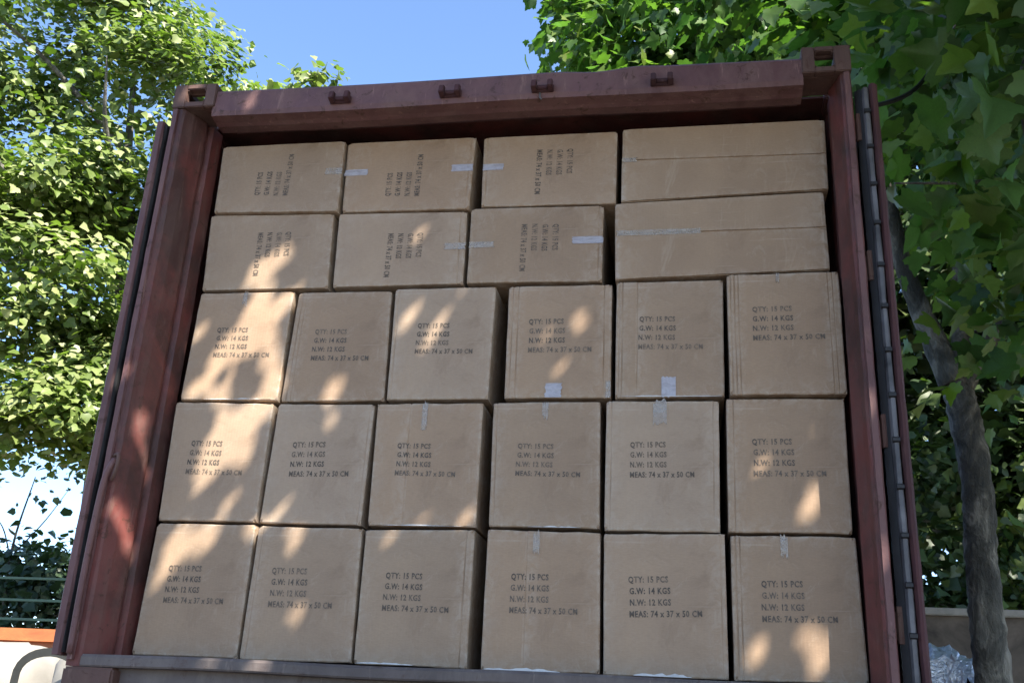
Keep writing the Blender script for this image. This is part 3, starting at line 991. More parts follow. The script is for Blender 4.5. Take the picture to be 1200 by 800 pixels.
# torn paper along bottom edges
def torn(rc, x0, x1, z, h):
    t = boxes[rc]
    y = qd[rc][0]
    V, F = [], []
    n = 14
    for k in range(n + 1):
        x = x0 + (x1 - x0) * k / n
        hh = h * (0.25 + 0.75 * random.random()) * (1 - 0.8 * abs(2 * k / n - 1) ** 2)
        V += [(x, y - 0.0035, z), (x, y - 0.0015, z + hh), (x, y + 0.004, z)]
    for k in range(n):
        a = 3 * k
        F += [(a, a + 3, a + 4, a + 1), (a, a + 2, a + 5, a + 3), (a + 1, a + 4, a + 5, a + 2)]
    F += [(0, 1, 2), (3 * n, 3 * n + 2, 3 * n + 1)]
    m = MB()
    m.add(V, F)
    m.build('torn_paper', M_paper, t)


torn((0, 3), 0.06, 0.34, 1.536, 0.012)
torn((0, 4), 0.60, 0.80, 1.536, 0.016)
torn((0, 2), -0.42, -0.20, 1.539, 0.007)
torn((1, 3), 0.20, 0.40, 2.0525, 0.006)
torn((2, 4), 0.54, 0.93, 2.564, 0.008)
torn((1, 2), -0.40, -0.05, 2.0505, 0.005)
torn((2, 0), -1.2, -0.9, 2.564, 0.005)

# ------------------------------------------------------------------ leaves and trees
def leaf_template(kind, curl=(0.16, 0.22, 0.10), skew=0.0):
    if kind == 'fine':
        half = [(0.0, 0.0), (0.13, -0.07), (0.34, -0.06), (0.34, 0.06), (0.38, 0.14), (0.50, 0.17), (0.68, 0.33), (0.58, 0.39), (0.55, 0.50), (0.38, 0.48), (0.32, 0.55), (0.30, 0.68), (0.17, 0.75), (0.10, 0.88)]
    elif kind == 'medium':
        half = [(0.0, 0.0), (0.16, -0.06), (0.34, -0.03), (0.40, 0.10), (0.50, 0.16), (0.58, 0.34), (0.47, 0.42), (0.42, 0.54), (0.29, 0.58), (0.24, 0.72), (0.12, 0.86)]
    else:
        half = [(0.0, 0.0), (0.30, -0.03), (0.45, 0.15), (0.56, 0.36), (0.37, 0.55), (0.20, 0.79)]
    out = half + [(0.0, 1.0)] + [(-x, y) for x, y in half[:0:-1]]
    pts = [(0.0, 0.30)] + out
    V = []
    for x, y in pts:
        z = curl[0] * abs(x) - curl[1] * (y - 0.3) ** 2 - curl[2] * max(0, abs(x) - 0.35) + skew * x * (y - 0.3)
        V.append((x * (1 - 0.25 * abs(curl[0])), y - 0.3, z))
    n = len(out)
    F = [(0, 1 + i, 1 + (i + 1) % n) for i in range(n)]
    return np.array(V, dtype=np.float64), np.array(F, dtype=np.int32)


LT_F, LT_C = leaf_template('fine'), leaf_template('coarse')


def leaf_frames(n, normal, tip, r):
    """rotation matrices: z = leaf normal, y = towards its tip"""
    z = normal / np.linalg.norm(normal, axis=1, keepdims=True)
    y = tip - z * np.sum(tip * z, axis=1, keepdims=True)
    y /= np.linalg.norm(y, axis=1, keepdims=True) + 1e-9
    x = np.cross(y, z)
    return np.stack([x, y, z], axis=2)


def leaves_mesh(name, tmpl, pos, R, size, tint, mat):
    TV, TF = tmpl
    n, k = len(pos), len(TV)
    V = np.einsum('nij,kj->nki', R, TV) * size[:, None, None] + pos[:, None, :]
    F = TF[None] + (np.arange(n) * k)[:, None, None]
    V = V.reshape(-1, 3)
    F = F.reshape(-1, 3)
    me = bpy.data.meshes.new(name)
    me.vertices.add(len(V))
    me.vertices.foreach_set('co', V.astype(np.float32).ravel())
    me.loops.add(F.size)
    me.loops.foreach_set('vertex_index', F.ravel().astype(np.int32))
    me.polygons.add(len(F))
    me.polygons.foreach_set('loop_start', (np.arange(len(F)) * 3).astype(np.int32))
    me.update(calc_edges=True)
    a = me.attributes.new('tint', 'FLOAT', 'POINT')
    a.data.foreach_set('value', np.repeat(tint, k).astype(np.float32))
    me.materials.append(mat)
    return me


def pix(pos):
    """where points fall in a 1200 x 800 frame and how far off they are: used only to find which leaves show largest"""
    d = pos - np.array(CAM)
    zc = d @ np.array(fwd)
    zc = np.where(zc < 0.05, 0.05, zc)
    ok = (d @ np.array(fwd)) > 0.05
    return 600 + FPX * (d @ np.array(RT)) / zc, 400 - FPX * (d @ np.array(UP)) / zc, zc, ok


def grow(blobs, n_cl, per, spread, size, seed, keep=None, up=0.7, out=0.6, shell=0.55, flat=0.5, tintbias=0.0, sunward=0.0):
    """leaves gathered in twig sprays through the crown's lobes: (centre, radii) each"""
    r = np.random.default_rng(seed)
    vol = np.array([rx * ry * rz for _, (rx, ry, rz) in blobs]) ** 0.75
    which = r.choice(len(blobs), n_cl, p=vol / vol.sum())
    C = np.array([b[0] for b in blobs], float)[which]
    RD = np.array([b[1] for b in blobs], float)[which]
    d = r.normal(size=(n_cl, 3))
    d /= np.linalg.norm(d, axis=1, keepdims=True)
    rad = (shell + (1 - shell) * r.random(n_cl) ** 0.8)
    rad = np.where(r.random(n_cl) < 0.22, rad * r.random(n_cl), rad)
    cc = C + d * RD * rad[:, None]
    cc += r.normal(size=cc.shape) * 0.10 * RD
    cl_t = r.normal(size=n_cl) * 0.2
    outd = np.repeat(d, per, axis=0)
    droop = r.normal(size=(n_cl, 3)) * 0.3 + d * np.array([1, 1, 0.4])
    lp = r.normal(size=(n_cl * per, 3)) * np.array([1, 1, flat]) * spread
    # sprays hang outwards and down
    dist = np.linalg.norm(lp[:, :2], axis=1)
    pos = np.repeat(cc, per, axis=0) + lp - np.stack([np.zeros_like(dist)] * 2 + [dist * 0.35], 1)
    nrm = np.array([0, 0, up]) + outd * out + r.normal(size=pos.shape) * 0.42
    if sunward:
        nrm = nrm + np.array(SUN) * sunward
    tip = np.repeat(droop, per, axis=0) + lp / (spread + 1e-6) * 0.5 + r.normal(size=pos.shape) * 0.4 + np.array([0, 0, -0.35])
    sz = size * r.uniform(0.5, 1.45, len(pos))
    tint = np.clip(0.42 + np.repeat(cl_t, per) + r.normal(size=len(pos)) * 0.16 + tintbias, 0, 0.92)
    if keep is not None:
        m = keep(pos)
        pos, nrm, tip, sz, tint = pos[m], nrm[m], tip[m], sz[m], tint[m]
    return pos, leaf_frames(len(pos), nrm, tip, r), sz, tint


def inside_container(pos, pad=0.25):
    return (np.abs(pos[:, 0]) < 1.62 + pad) & (pos[:, 1] > FY - pad) & (pos[:, 1] < LEN + pad) & (pos[:, 2] < 3.98 + pad)


def plant_leaves(root, sets, tmpl, mat, single=0, nm='crown', fine_single=True):
    """the largest-showing leaves become objects of their own, the rest one crown"""
    pos = np.concatenate([s[0] for s in sets])
    R = np.concatenate([s[1] for s in sets])
    sz = np.concatenate([s[2] for s in sets])
    ti = np.concatenate([s[3] for s in sets])
    loc = np.array(root.location)
    pick = np.zeros(len(pos), bool)
    if single:
        px, py, zc, ok = pix(pos)
        hid = (px > 195 + 0 * px) & (px < 1050) & (py > 110 - 0.05 * (px - 200))
        sc = np.where(ok & (px > -5) & (px < 1205) & (py > -5) & (py < 805) & ~hid, sz / zc, -1)
        idx = np.argsort(-sc)[:single]
        idx = idx[sc[idx] > 0]
        pick[idx] = True
        vt = []
        for k in range(24):
            vt.append(leaves_mesh('leaf', leaf_template('fine' if fine_single else 'medium', (random.uniform(-0.15, 0.45), random.uniform(0.1, 0.7), random.uniform(0, 0.5)), random.uniform(-0.5, 0.5)), np.zeros((1, 3)), np.eye(3)[None], np.ones(1), np.array([0.12 + 0.11 * (k % 8)]), mat))
        for i in idx:
            k = int(np.clip(round((ti[i] - 0.12) / 0.11), 0, 7)) + 8 * random.randrange(3)
            o = bpy.data.objects.new('leaf', vt[k])
            COL.objects.link(o)
            o.parent = root
            Mx = Matrix(R[i].tolist()).to_4x4()
            s = float(sz[i])
            o.matrix_basis = Matrix.Translation(Vector((pos[i] - loc).tolist())) @ Mx @ Matrix.Diagonal((s, s, s, 1))
    m = ~pick
    me = leaves_mesh(nm, tmpl, pos[m] - loc, R[m], sz[m], ti[m], mat)
    o = link(nm, me, root)
    o['kind'] = 'stuff'
    return o


def limb(root, name, pts, radii, mat, seg=10, n=6, jit=0.06):
    p = smooth_path(pts, n)
    b = MB()
    b.tube(p, lerp_list(radii, len(p)), seg, jit)
    return b.build(name, mat, root, smooth=True)


# --- unseen tree on the right: crown and leaf gaps shaped to cast the dapples
S = np.array(SUN)
U_ = np.cross(np.array([0, 0, 1.0]), S)
U_ /= np.linalg.norm(U_)
V_ = np.cross(S, U_)
gp = np.array([[a, b, c] for a, b, c, _ in GAPS])
gr = np.array([d for a, b, _, d in GAPS])
G2 = np.stack([gp @ U_, gp @ V_], 1)
_keep = []
for k in np.argsort(-gr):                       # spots crowding a larger one are dropped, so the dapples stay separate
    if all(np.hypot(*(G2[k] - G2[j])) > (0.066 if (gr[k] > 0.04 and gr[j] > 0.04) else 0.084) for j in _keep):
        _keep.append(k)
G2, gr = G2[_keep], gr[_keep]


def open_sky(pos, margin):
    """True for a leaf that does not hang in one of the gaps the sun comes through"""
    q = np.stack([pos @ U_, pos @ V_], 1)
    m = np.ones(len(pos), bool)
    for k in range(len(G2)):
        m &= np.hypot(q[:, 0] - G2[k, 0], q[:, 1] - G2[k, 1]) > gr[k] * GK + 0.010 + margin
    return m


GK = 1.0
shade_tree = thing('shade_tree', 'unseen plane tree right of the container doors, crown shaped to cast the dappled shade', 'tree', (5.0, -3.4, 0))
r_ = np.random.default_rng(77)
n = 42000
bx = np.stack([r_.uniform(-1.62, 2.2, n), np.full(n, -0.1), r_.uniform(1.0, 4.35, n)], 1)
tt = r_.uniform(4.2, 5.5, n)
ps = bx + S[None] * tt[:, None]
nr = S[None] * 0.9 + r_.normal(size=(n, 3)) * 0.45
tp = r_.normal(size=(n, 3)) + np.array([0.2, 0, -0.4])
szs = r_.uniform(0.055, 0.11, n)
mk = open_sky(ps, 0.022)
setA = (ps[mk], leaf_frames(mk.sum(), nr[mk], tp[mk], r_), szs[mk], np.clip(r_.normal(size=mk.sum()) * 0.2 + 0.4, 0, 0.95))
far = lambda p: open_sky(p, 0.22) & ~((p[:, 0] < 2.6 + 0.45 * p[:, 1]) & (p[:, 2] < 4.6 + 0.8 * np.maximum(p[:, 1], -2.5)))
setB = grow([((5.6, -2.6, 8.5), (3.4, 3.4, 3.8)), ((6.8, 0.6, 9.5), (3.0, 3.0, 4.0)), ((4.8, -4.5, 7.5), (2.6, 2.4, 3.0)), ((7.5, 3.0, 10.0), (2.6, 2.6, 3.5)), ((2.0, -6.5, 8.2), (2.4, 2.2, 1.4))],
            760, 26, 0.42, 0.25, 31, far, shell=0.4)  # lobes added out of view to shade the right side and yard
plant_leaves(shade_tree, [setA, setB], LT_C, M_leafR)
limb(shade_tree, 'trunk', [(5.0, -3.4, 0), (5.05, -3.3, 1.6), (4.95, -3.2, 3.2), (5.0, -3.1, 4.6)], [0.30, 0.22, 0.20, 0.18], M_barkR)
limb(shade_tree, 'branch', [(5.0, -3.1, 4.5), (4.4, -2.9, 5.4), (3.7, -2.8, 6.0), (2.9, -2.9, 6.5)], [0.13, 0.09, 0.06, 0.02], M_barkR)
limb(shade_tree, 'branch', [(5.0, -3.1, 4.4), (5.5, -2.4, 6.2), (6.0, -1.5, 8.5), (6.4, -0.6, 11)], [0.15, 0.11, 0.08, 0.03], M_barkR)
limb(shade_tree, 'branch', [(5.0, -3.1, 4.5), (4.9, -3.6, 6.2), (4.8, -4.2, 8.2)], [0.12, 0.08, 0.03], M_barkR)
limb(shade_tree, 'branch', [(5.0, -3.1, 4.4), (3.9, -4.8, 6.4), (2.6, -5.9, 7.8), (1.2, -6.6, 8.6)], [0.14, 0.10, 0.07, 0.02], M_barkR)

# --- right-hand tree beside the container: trunk in view, big near leaves
near_tree = thing('plane_tree', 'grey-barked tree with big dark leaves standing right of the container', 'tree', (2.98, 4.0, 0))
limb(near_tree, 'trunk', [(2.98, 4.0, 0), (2.88, 4.0, 1.0), (2.84, 4.0, 1.8), (2.85, 4.0, 2.6), (2.88, 4.0, 3.2), (2.84, 4.0, 3.75), (2.80, 4.0, 4.05)], [0.20, 0.145, 0.123, 0.112, 0.108, 0.112, 0.098], M_barkR, 18, 14, 0.09)
limb(near_tree, 'branch', [(2.80, 4.0, 3.95), (2.66, 4.0, 4.4), (2.50, 3.95, 4.95), (2.38, 3.8, 5.6), (2.1, 3.6, 6.6)], [0.12, 0.09, 0.07, 0.055, 0.02], M_barkR)
limb(near_tree, 'branch', [(2.82, 4.0, 3.98), (2.95, 4.05, 4.5), (3.02, 4.2, 5.4), (3.1, 4.5, 7.0), (2.6, 5.2, 9.0)], [0.11, 0.085, 0.07, 0.05, 0.02], M_barkR)
limb(near_tree, 'branch', [(2.84, 4.0, 3.9), (3.12, 3.9, 4.35), (3.5, 3.7, 4.7), (4.1, 3.4, 5.2)], [0.09, 0.06, 0.05, 0.02], M_barkR)
limb(near_tree, 'branch', [(2.85, 4.0, 4.0), (2.9, 3.7, 5.2), (2.8, 2.9, 6.0), (2.3, 1.8, 5.8), (1.9, 0.9, 5.2)], [0.07, 0.05, 0.035, 0.022, 0.008], M_barkR)
limb(near_tree, 'twig', [(2.4, 2.0, 5.8), (2.2, 0.9, 4.9), (1.85, 0.35, 4.15), (1.60, 0.2, 3.95), (1.515, 0.05, 3.82)], [0.016, 0.012, 0.011, 0.010, 0.008], M_bolt, 6)
limb(near_tree, 'twig', [(2.6, 1.6, 4.35), (2.2, 1.2, 4.12), (1.85, 1.0, 4.02)], [0.014, 0.010, 0.005], M_barkL, 6)
limb(near_tree, 'twig', [(3.0, 1.5, 5.6), (2.6, 0.8, 4.8), (2.3, 0.4, 4.2), (2.25, 0.3, 3.6)], [0.014, 0.010, 0.007, 0.004], M_barkL, 6)


def sky_clear(p):
    px, py, zc, ok = pix(p)
    gap = ok & (py < 260) & (px < 628 + 18 * np.sin(p[:, 2] * 5) + 14 * np.sin(p[:, 1] * 9)) & (px > 200)
    return ~gap & ~inside_container(p) & open_sky(p, 0.1)


set1 = grow([((2.55, 0.5, 4.55), (0.9, 1.1, 0.75)), ((2.05, -0.1, 4.15), (0.6, 0.7, 0.5)), ((2.6, 1.5, 3.9), (0.55, 0.9, 0.7))], 80, 9, 0.22, 0.165, 3, sky_clear, up=0.55, out=0.3, flat=0.8)
set2 = grow([((3.4, 3.6, 6.0), (1.6, 1.6, 1.6)), ((4.6, 4.2, 4.8), (1.4, 1.5, 1.5)), ((3.4, 2.6, 4.6), (0.9, 0.9, 1.0)), ((4.5, 3.2, 7.0), (2.0, 2.0, 2.2)), ((2.6, 2.2, 5.6), (0.9, 1.0, 0.9))], 300, 17, 0.28, 0.15, 4, sky_clear, shell=0.3, tintbias=-0.1)
set3 = grow([((1.2, 5.8, 8.9), (1.6, 1.2, 1.3)), ((0.1, 6.0, 8.6), (0.9, 0.9, 0.9)), ((2.4, 4.8, 8.6), (1.6, 1.5, 1.5)), ((0.9, 5.6, 7.6), (1.4, 0.9, 0.7)), ((-0.2, 6.1, 9.6), (0.8, 0.8, 0.8)), ((2.2, 3.6, 6.9), (1.2, 1.1, 0.9))], 430, 20, 0.27, 0.135, 6, sky_clear, shell=0.35)
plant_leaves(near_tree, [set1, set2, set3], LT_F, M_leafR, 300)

# --- sunlit tree on the left
left_tree = thing('maple_tree', 'sunlit leafy tree with yellow-green leaves left of the container', 'tree', (-6.15, 7.3, 0))
limb(left_tree, 'trunk', [(-6.15, 7.3, 0), (-6.1, 7.3, 1.8), (-6.2, 7.3, 3.6), (-6.3, 7.3, 5.2)], [0.26, 0.19, 0.17, 0.13], M_barkL, 12)
limb(left_tree, 'branch', [(-6.25, 7.3, 4.6), (-6.9, 7.0, 5.6), (-7.7, 6.6, 6.6), (-8.6, 6.2, 7.2)], [0.10, 0.07, 0.05, 0.02], M_barkL)
limb(left_tree, 'branch', [(-6.3, 7.3, 5.0), (-6.5, 7.2, 7.0), (-6.7, 7.0, 9.5)], [0.12, 0.09, 0.03], M_barkL)
limb(left_tree, 'branch', [(-6.3, 7.3, 5.0), (-5.8, 7.0, 6.6), (-5.3, 6.7, 8.2)], [0.09, 0.06, 0.02], M_barkL)
limb(left_tree, 'branch', [(-8.45, 4.75, 7.1), (-8.0, 4.6, 7.55), (-7.55, 4.5, 8.0)], [0.022, 0.018, 0.008], M_barkL)
limb(left_tree, 'branch', [(-7.9, 4.4, 6.35), (-7.3, 4.35, 6.65), (-6.8, 4.3, 6.95)], [0.018, 0.014, 0.006], M_barkL)

limb(left_tree, 'branch', [(-6.7, 6.9, 6.2), (-7.3, 5.6, 7.4), (-7.6, 4.7, 8.2)], [0.05, 0.032, 0.008], M_barkL)

limb(left_tree, 'branch', [(-6.2, 6.9, 5.6), (-6.6, 5.4, 6.1), (-6.9, 4.7, 6.4)], [0.05, 0.032, 0.008], M_barkL)

limb(left_tree, 'branch', [(-6.0, 6.8, 6.8), (-5.9, 5.6, 7.6), (-5.7, 5.0, 8.3)], [0.05, 0.032, 0.008], M_barkL)

limb(left_tree, 'branch', [(-6.3, 6.9, 8.0), (-7.2, 5.9, 9.0), (-7.9, 5.2, 9.5)], [0.05, 0.032, 0.008], M_barkL)


def left_ok(p):
    px, py, zc, ok = pix(p)
    lim = np.where(py < 60, 235 + py * 1.05, np.where(py < 95, 300 - (py - 60) * 0.9, 400))
    lim = lim + 12 * np.sin(p[:, 2] * 7) + 9 * np.sin(p[:, 1] * 11)
    gap = ok & (px > lim) & (py < 110)
    low = ok & (px < 100) & (py > 585 + 18 * np.sin(px * 0.11) + 12 * np.sin(px * 0.31)) & (py < 900)
    return ~gap & ~low & ~inside_container(p)


big = [((-6.9, 6.6, 8.9), (2.2, 2.0, 2.2)), ((-5.6, 6.6, 8.2), (1.4, 1.5, 1.6)), ((-7.4, 6.0, 6.6), (1.9, 1.6, 1.6)), ((-5.8, 6.2, 6.2), (1.5, 1.4, 1.5)), ((-6.9, 6.2, 4.9), (1.7, 1.4, 1.1)), ((-5.6, 6.4, 4.6), (1.2, 1.2, 0.9)),
       ((-8.6, 6.8, 8.6), (1.6, 1.6, 2.4)), ((-6.4, 7.0, 10.8), (2.2, 1.8, 1.5)), ((-8.4, 6.6, 5.4), (1.4, 1.2, 1.2))]
rl = np.random.default_rng(19)
lobes = []
for c, rd in big:
    for _ in range(9):
        d = rl.normal(size=3)
        d[1] = -abs(d[1]) * (1 if rl.random() < 0.75 else -1)
        d /= np.linalg.norm(d)
        k = rl.uniform(0.26, 0.46)
        p = np.array(c) + d * np.array(rd) * rl.uniform(0.6, 0.95)
        lobes.append((tuple(p), (rd[0] * k, rd[1] * k, rd[2] * k * 0.62)))
lset = grow(lobes, 1150, 36, 0.20, 0.090, 8, left_ok, up=0.5, out=0.55, shell=0.45, flat=0.45, sunward=0.75)
core = grow(big, 160, 30, 0.30, 0.10, 88, left_ok, shell=0.1, tintbias=-0.3)  # inner leaves tinted darker to paint the crown's shaded heart
lset = tuple(np.concatenate([a, b_]) for a, b_ in zip(lset, core))
spr = grow([((-4.05, 6.6, 8.95), (0.42, 0.3, 0.14)), ((-3.8, 6.6, 9.02), (0.3, 0.3, 0.08))], 14, 10, 0.12, 0.12, 9, lambda p: ~inside_container(p), up=0.6)
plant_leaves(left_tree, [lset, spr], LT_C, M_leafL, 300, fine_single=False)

# --- trees and shrubs further back
def back_tree(name, label, base, h, blobs, ncl, per, size, seed, mat, keep=None, trunk=True, spread=0.4):
    t = thing(name, label, 'tree', base, 'trees standing behind the container')
    if trunk:
        x, y, z = base
        limb(t, 'trunk', [(x, y, 0), (x + 0.1, y, h * 0.3), (x - 0.05, y + 0.1, h * 0.6)], [0.22, 0.16, 0.07], M_barkR)
        limb(t, 'branch', [(x + 0.05, y, h * 0.3), (x + 0.9, y + 0.1, h * 0.5), (x + 1.5, y, h * 0.65)], [0.10, 0.07, 0.02], M_barkR)
    plant_leaves(t, [grow(blobs, ncl, per, spread, size, seed, keep, shell=0.35)], LT_C, mat)
    return t


kr = lambda p: sky_clear(p)
back_tree('broadleaf_tree', 'dark full tree filling the background behind the grey trunk', (5.8, 10.5, 0), 11, [((5.4, 10.5, 7.6), (2.6, 2.0, 3.2)), ((7.6, 10.8, 8.0), (2.4, 2.0, 3.4)), ((4.6, 10.8, 5.2), (1.6, 1.5, 1.6)), ((6.6, 10.0, 4.6), (2.0, 1.5, 1.4))], 950, 20, 0.2, 21, M_leafD, kr)
back_tree('broadleaf_tree', 'dark tall tree behind the container roof at upper right', (2.6, 11.5, 0), 13, [((2.6, 11.5, 11.4), (2.6, 2.0, 2.6)), ((4.2, 11.0, 12.2), (2.4, 2.0, 3.0)), ((1.2, 11.4, 10.4), (1.8, 1.4, 1.6)), ((2.9, 10.8, 7.6), (1.6, 1.5, 2.0))], 700, 20, 0.2, 22, M_leafD, kr)


def shrub(name, label, base, blobs, ncl, per, size, seed, mat, keep=None, spread=0.3, cat='shrub', group=None):
    t = thing(name, label, cat, base, group)
    x, y, z = base
    for k in range(3):
        a = k * 2.1
        limb(t, 'stem', [(x + 0.08 * math.cos(a), y + 0.08 * math.sin(a), 0), (x + 0.25 * math.cos(a), y + 0.2 * math.sin(a), 1.2), (x + 0.5 * math.cos(a), y + 0.4 * math.sin(a), 2.3)], [0.05, 0.035, 0.012], M_barkR, 6)
    plant_leaves(t, [grow(blobs, ncl, per, spread, size, seed, keep, shell=0.4, up=0.5, out=0.7)], LT_C, mat, nm='foliage')
    return t


shrub('shrub', 'sunlit green bush behind the low wall, left of the grey trunk', (3.6, 9.0, 0), [((3.7, 9.0, 3.3), (0.9, 0.8, 1.1)), ((3.4, 8.9, 2.2), (0.8, 0.7, 1.2)), ((3.6, 9.1, 4.6), (0.8, 0.7, 0.8))], 150, 18, 0.13, 24, M_leafD, None)
shrub('shrub', 'sunlit yellow-green bush behind the low wall, right of the grey trunk', (5.1, 9.0, 0), [((5.0, 9.0, 3.3), (1.0, 0.8, 1.1)), ((5.2, 9.0, 2.2), (1.0, 0.7, 1.2)), ((5.3, 9.1, 4.4), (0.9, 0.7, 0.9))], 160, 18, 0.13, 25, M_leafL, None)

# --- low wall on the right
M_wall = plain('brown_render', (0.085, 0.07, 0.055), 0.85, 0, 0.6, 3, 0.5)
M_cop = plain('sunlit_coping_tone', (0.24, 0.23, 0.20), 0.8, 0, 0.2, 9, 0.4)  # pale colour paints the wall's bright sunlit top edge
wl = thing('concrete_wall', 'low brown rendered wall with coping in a sunlit tone behind the grey trunk', 'wall', (6.2, 7.4, 0))
b = MB()
b.box(2.0, 10.5, 7.4, 7.6, 0, 2.62)
b.build('wall_face', M_wall, wl)
x = 2.0
while x < 10.4:
    b = MB()
    b.box(x + 0.006, x + 0.844, 7.355, 7.645, 2.622, 2.70 + random.uniform(-0.004, 0.004))
    b.build('coping_stone', M_cop, wl, bevel=0.01)
    x += 0.85
for x in (4.62, 7.4, 9.9):
    b = MB()
    b.box(x - 0.16, x + 0.16, 7.26, 7.397, 0, 2.58)
    b.build('wall_pier', M_wall, wl, bevel=0.01)

# --- crate with a crumpled silver sheet beside the container
M_crate = plain('dark_crate_wood', (0.055, 0.045, 0.038), 0.8, 0, 0.35, 9, 0.5)
cr = thing('wooden_crate', 'dark slatted crate under the crumpled silver sheet, right of the container', 'crate', (2.56, 4.55, 0))
for z in np.arange(0.12, 1.75, 0.2):
    b = MB()
    b.box(2.27, 2.85, 4.26, 4.285, z, z + 0.15)
    b.build('slat', M_crate, cr, bevel=0.004)
for (px_, py_) in ((2.28, 4.30), (2.84, 4.30), (2.28, 4.86), (2.84, 4.86)):
    b = MB()
    b.box(px_ - 0.03, px_ + 0.03, py_ - 0.012, py_ + 0.04, 0, 1.78)
    b.build('corner_post', M_crate, cr, bevel=0.004)
b = MB()
b.box(2.26, 2.86, 4.26, 4.90, 1.782, 1.82)
b.build('lid', M_crate, cr, bevel=0.004)
M_foil, N, L, B = nodemat('silver_foil')
B.inputs['Base Color'].default_value = (0.62, 0.64, 0.68, 1)
B.inputs['Metallic'].default_value = 0.75
B.inputs['Roughness'].default_value = 0.28
tcf = N.new('ShaderNodeTexCoord').outputs['Object']
bump(N, L, noise(N, L, 26, 4, 0.6, tcf, 1.0), B, 0.8, 0.02)
rr = np.random.default_rng(4)
ng = 22
V, F = [], []
hs = rr.normal(size=(ng, ng)) * 0.022
for j in range(ng):
    for i in range(ng):
        u, v = i / (ng - 1) * 2 - 1, j / (ng - 1) * 2 - 1
        x, y = 2.56 + u * 0.38, 4.56 + v * 0.42
        e = max(abs(u), abs(v))
        z = 1.86 + 0.20 * math.exp(-((u - 0.1) ** 2 * 2.2 + (v + 0.2) ** 2 * 1.6)) + hs[j, i]
        if e > 0.84:
            z -= (e - 0.84) / 0.16 * (0.22 + 0.1 * math.sin(7 * u + 5 * v))
        else:
            z = max(z, 1.835)
        V.append((x + hs[i, j] * 0.6, y + hs[j, i] * 0.5, z))
for j in range(ng - 1):
    for i in range(ng - 1):
        a = j * ng + i
        F.append((a, a + 1, a + ng + 1, a + ng))
m = MB()
m.add(V, F)
o = m.build('foil_sheet', M_foil, None)
sol = o.modifiers.new('thick', 'SOLIDIFY')
sol.thickness = 0.003
tag(o, 'crumpled silver plastic sheet lying over the dark crate beside the trunk', 'sheet')

# --- left: orange beam, bulk bags, fence, hedge, sapling
def orangemat():
    m, N, L, B = nodemat('orange_steel_paint')
    tc = N.new('ShaderNodeTexCoord').outputs['Object']
    n = noise(N, L, 3, 5, 0.65, scalev(N, L, tc, (1, 1, 3)), 0.5)
    L.new(ramp(N, L, n, [(0.3, (0.30, 0.075, 0.025)), (0.7, (0.40, 0.15, 0.045))]), B.inputs['Base Color'])
    B.inputs['Roughness'].default_value = 0.5
    bump(N, L, n, B, 0.2, 0.005)
    return m


M_orange = orangemat()
ob = thing('steel_beam', 'orange painted steel beam on posts behind the white bulk bags', 'beam', (-6.4, 5.6, 0))
b = MB()
b.prism_x([(5.52, 1.80), (5.52, 1.835), (5.59, 1.85), (5.59, 1.90), (5.50, 1.905), (5.50, 2.02), (5.74, 2.02), (5.74, 1.905), (5.65, 1.90), (5.65, 1.85), (5.74, 1.835), (5.74, 1.80)], -9.5, -3.6)
b.build('beam', M_orange, ob)
for x in (-8.9, -6.6, -3.9):
    b = MB()
    b.box(x - 0.06, x + 0.06, 5.56, 5.68, 0, 1.797)
    b.build('beam_post', M_orange, ob, bevel=0.006)

M_bag = plain('white_woven_bag', (0.22, 0.21, 0.19), 0.75, 0, 0.10, 5, 0.6)
M_strap = plain('grey_bag_strap', (0.02, 0.021, 0.019), 0.7, 0, 0.2, 18, 0.4)


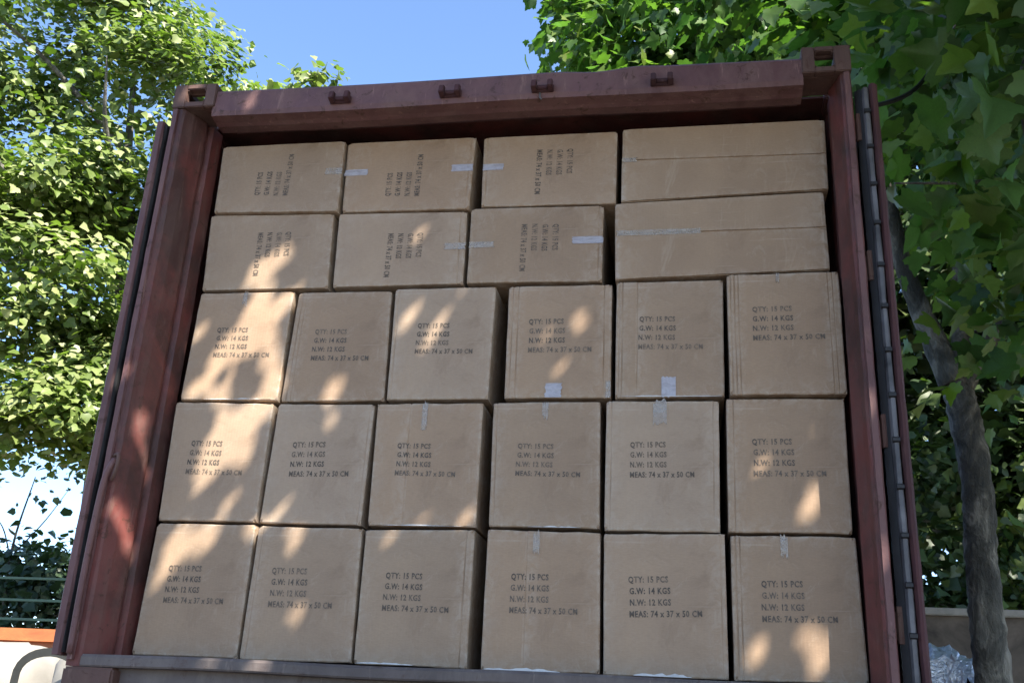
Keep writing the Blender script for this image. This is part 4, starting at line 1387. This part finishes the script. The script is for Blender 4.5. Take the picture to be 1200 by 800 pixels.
def bulk_bag(cx, cy, label, seed, loops):
    t = thing('bulk_bag', label, 'bag', (cx, cy, 0), 'bulk bags beside the container')
    r = np.random.default_rng(seed)
    V, F = [], []
    nr, ns = 16, 40
    for j in range(nr + 1):
        v = j / nr
        z = 1.70 * min(1, v * 1.18) + (0.10 * (v - 0.85) / 0.15 if v > 0.85 else 0)
        sq = 0.50 + 0.06 * math.sin(math.pi * min(1, v * 1.1))
        if v > 0.85:
            sq *= 1 - ((v - 0.85) / 0.15) ** 1.5
        for i in range(ns):
            th = 2 * math.pi * i / ns
            c, s = math.cos(th), math.sin(th)
            k = (abs(c) ** 4 + abs(s) ** 4) ** -0.25
            rr_ = sq * k * (1 + 0.018 * math.sin(9 * th + seed) * (0.4 + v) + 0.012 * r.normal())
            V.append((cx + rr_ * c, cy + rr_ * s, max(0.0, z + (0.02 * r.normal() if 0.5 < v < 0.99 else 0))))
    for j in range(nr):
        for i in range(ns):
            i2 = (i + 1) % ns
            F.append((j * ns + i, j * ns + i2, (j + 1) * ns + i2, (j + 1) * ns + i))
    F.append(tuple(range(ns))[::-1])
    F.append(tuple(range(nr * ns, nr * ns + ns)))
    m = MB()
    m.add(V, F)
    m.build('bag_body', M_bag, t, smooth=True)
    for (lx, ly, w_, h_, z0) in loops:
        P = []
        for k in range(15):
            a = math.pi * k / 14
            P.append((cx + lx - w_ * math.cos(a), cy + ly - 0.02 * math.sin(a), z0 + h_ * math.sin(a) ** 0.8))
        P = [(P[0][0] - 0.01, P[0][1], z0 - 0.5)] + P + [(P[-1][0] + 0.01, P[-1][1], z0 - 0.5)]
        V2, F2 = [], []
        for i, p in enumerate(P):
            a = Vector(P[max(0, i - 1)])
            c = Vector(P[min(len(P) - 1, i + 1)])
            d = (c - a).normalized()
            nn = Vector((-d.z, 0, d.x)) * 0.030
            for sy in (-0.004, 0.004):
                V2 += [(p[0] + nn.x, p[1] + sy, p[2] + nn.z), (p[0] - nn.x, p[1] + sy, p[2] - nn.z)]
        for i in range(len(P) - 1):
            a = 4 * i
            F2 += [(a, a + 4, a + 5, a + 1), (a + 2, a + 3, a + 7, a + 6), (a, a + 2, a + 6, a + 4), (a + 1, a + 5, a + 7, a + 3)]
        F2 += [(0, 1, 3, 2), (4 * len(P) - 4, 4 * len(P) - 2, 4 * len(P) - 1, 4 * len(P) - 3)]
        m = MB()
        m.add(V2, F2)
        m.build('lifting_strap', M_strap, t)
    return t


bulk_bag(-4.72, 4.05, 'white woven bulk bag with dark strap loop, at the far left below the orange beam', 3, [(-0.02, -0.60, 0.17, 0.12, 1.53)])
bulk_bag(-3.42, 3.95, 'white woven bulk bag half hidden by the left container door', 5, [(-0.40, -0.60, 0.26, 0.20, 1.50)])

M_fence = plain('green_fence_paint', (0.07, 0.13, 0.09), 0.5, 0, 0.2, 6)
fe = thing('metal_fence', 'green rail fence with pale horizontal rails beyond the orange beam', 'fence', (-9.5, 9.6, 0))
for z in (1.25, 1.85, 2.42, 2.68, 2.98):
    b = MB()
    b.box(-16, -4.5, 9.55, 9.60, z, z + 0.035)
    b.build('rail', M_fence, fe, bevel=0.005)
for k in range(6):
    b = MB()
    x = -15.6 + k * 2.2
    b.tube([(x, 9.63, 0), (x, 9.63, 3.05)], 0.03, 8)
    b.build('fence_post', M_fence, fe)
for k in range(4):
    x = -13.8 + k * 2.2
    shrub('hedge_bush', ['dense dark hedge bush at the far left end behind the fence', 'dense dark hedge bush second from the left behind the fence', 'dense dark hedge bush behind the thin sapling', 'dense dark hedge bush beside the left tree trunk'][k], (x, 10.9, 0),
          [((x, 10.9, 1.9), (1.5, 0.8, 1.9)), ((x + 0.6, 10.8, 3.15), (0.8, 0.6, 0.75)), ((x - 0.6, 11.0, 3.2), (0.7, 0.6, 0.6))], 260, 18, 0.13, 40 + k, M_hedge, None, group='hedge bushes behind the fence')
sp = thing('sapling', 'thin sapling with sparse leaves against the bright sky behind the fence', 'tree', (-9.5, 10.6, 0))
limb(sp, 'trunk', [(-9.5, 10.6, 0), (-9.45, 10.6, 2.2), (-9.55, 10.6, 3.6), (-9.42, 10.6, 4.7)], [0.04, 0.03, 0.02, 0.008], M_barkR, 6)
limb(sp, 'branch', [(-9.5, 10.6, 3.3), (-9.8, 10.6, 3.9), (-10.2, 10.6, 4.2)], [0.015, 0.01, 0.004], M_barkR, 5)
limb(sp, 'branch', [(-9.5, 10.6, 3.5), (-9.1, 10.6, 4.0), (-8.8, 10.6, 4.5)], [0.014, 0.01, 0.004], M_barkR, 5)
plant_leaves(sp, [grow([((-9.5, 10.6, 4.2), (0.9, 0.5, 0.8)), ((-9.0, 10.5, 4.7), (0.8, 0.4, 0.5))], 9, 7, 0.16, 0.10, 61)], LT_C, M_hedge)
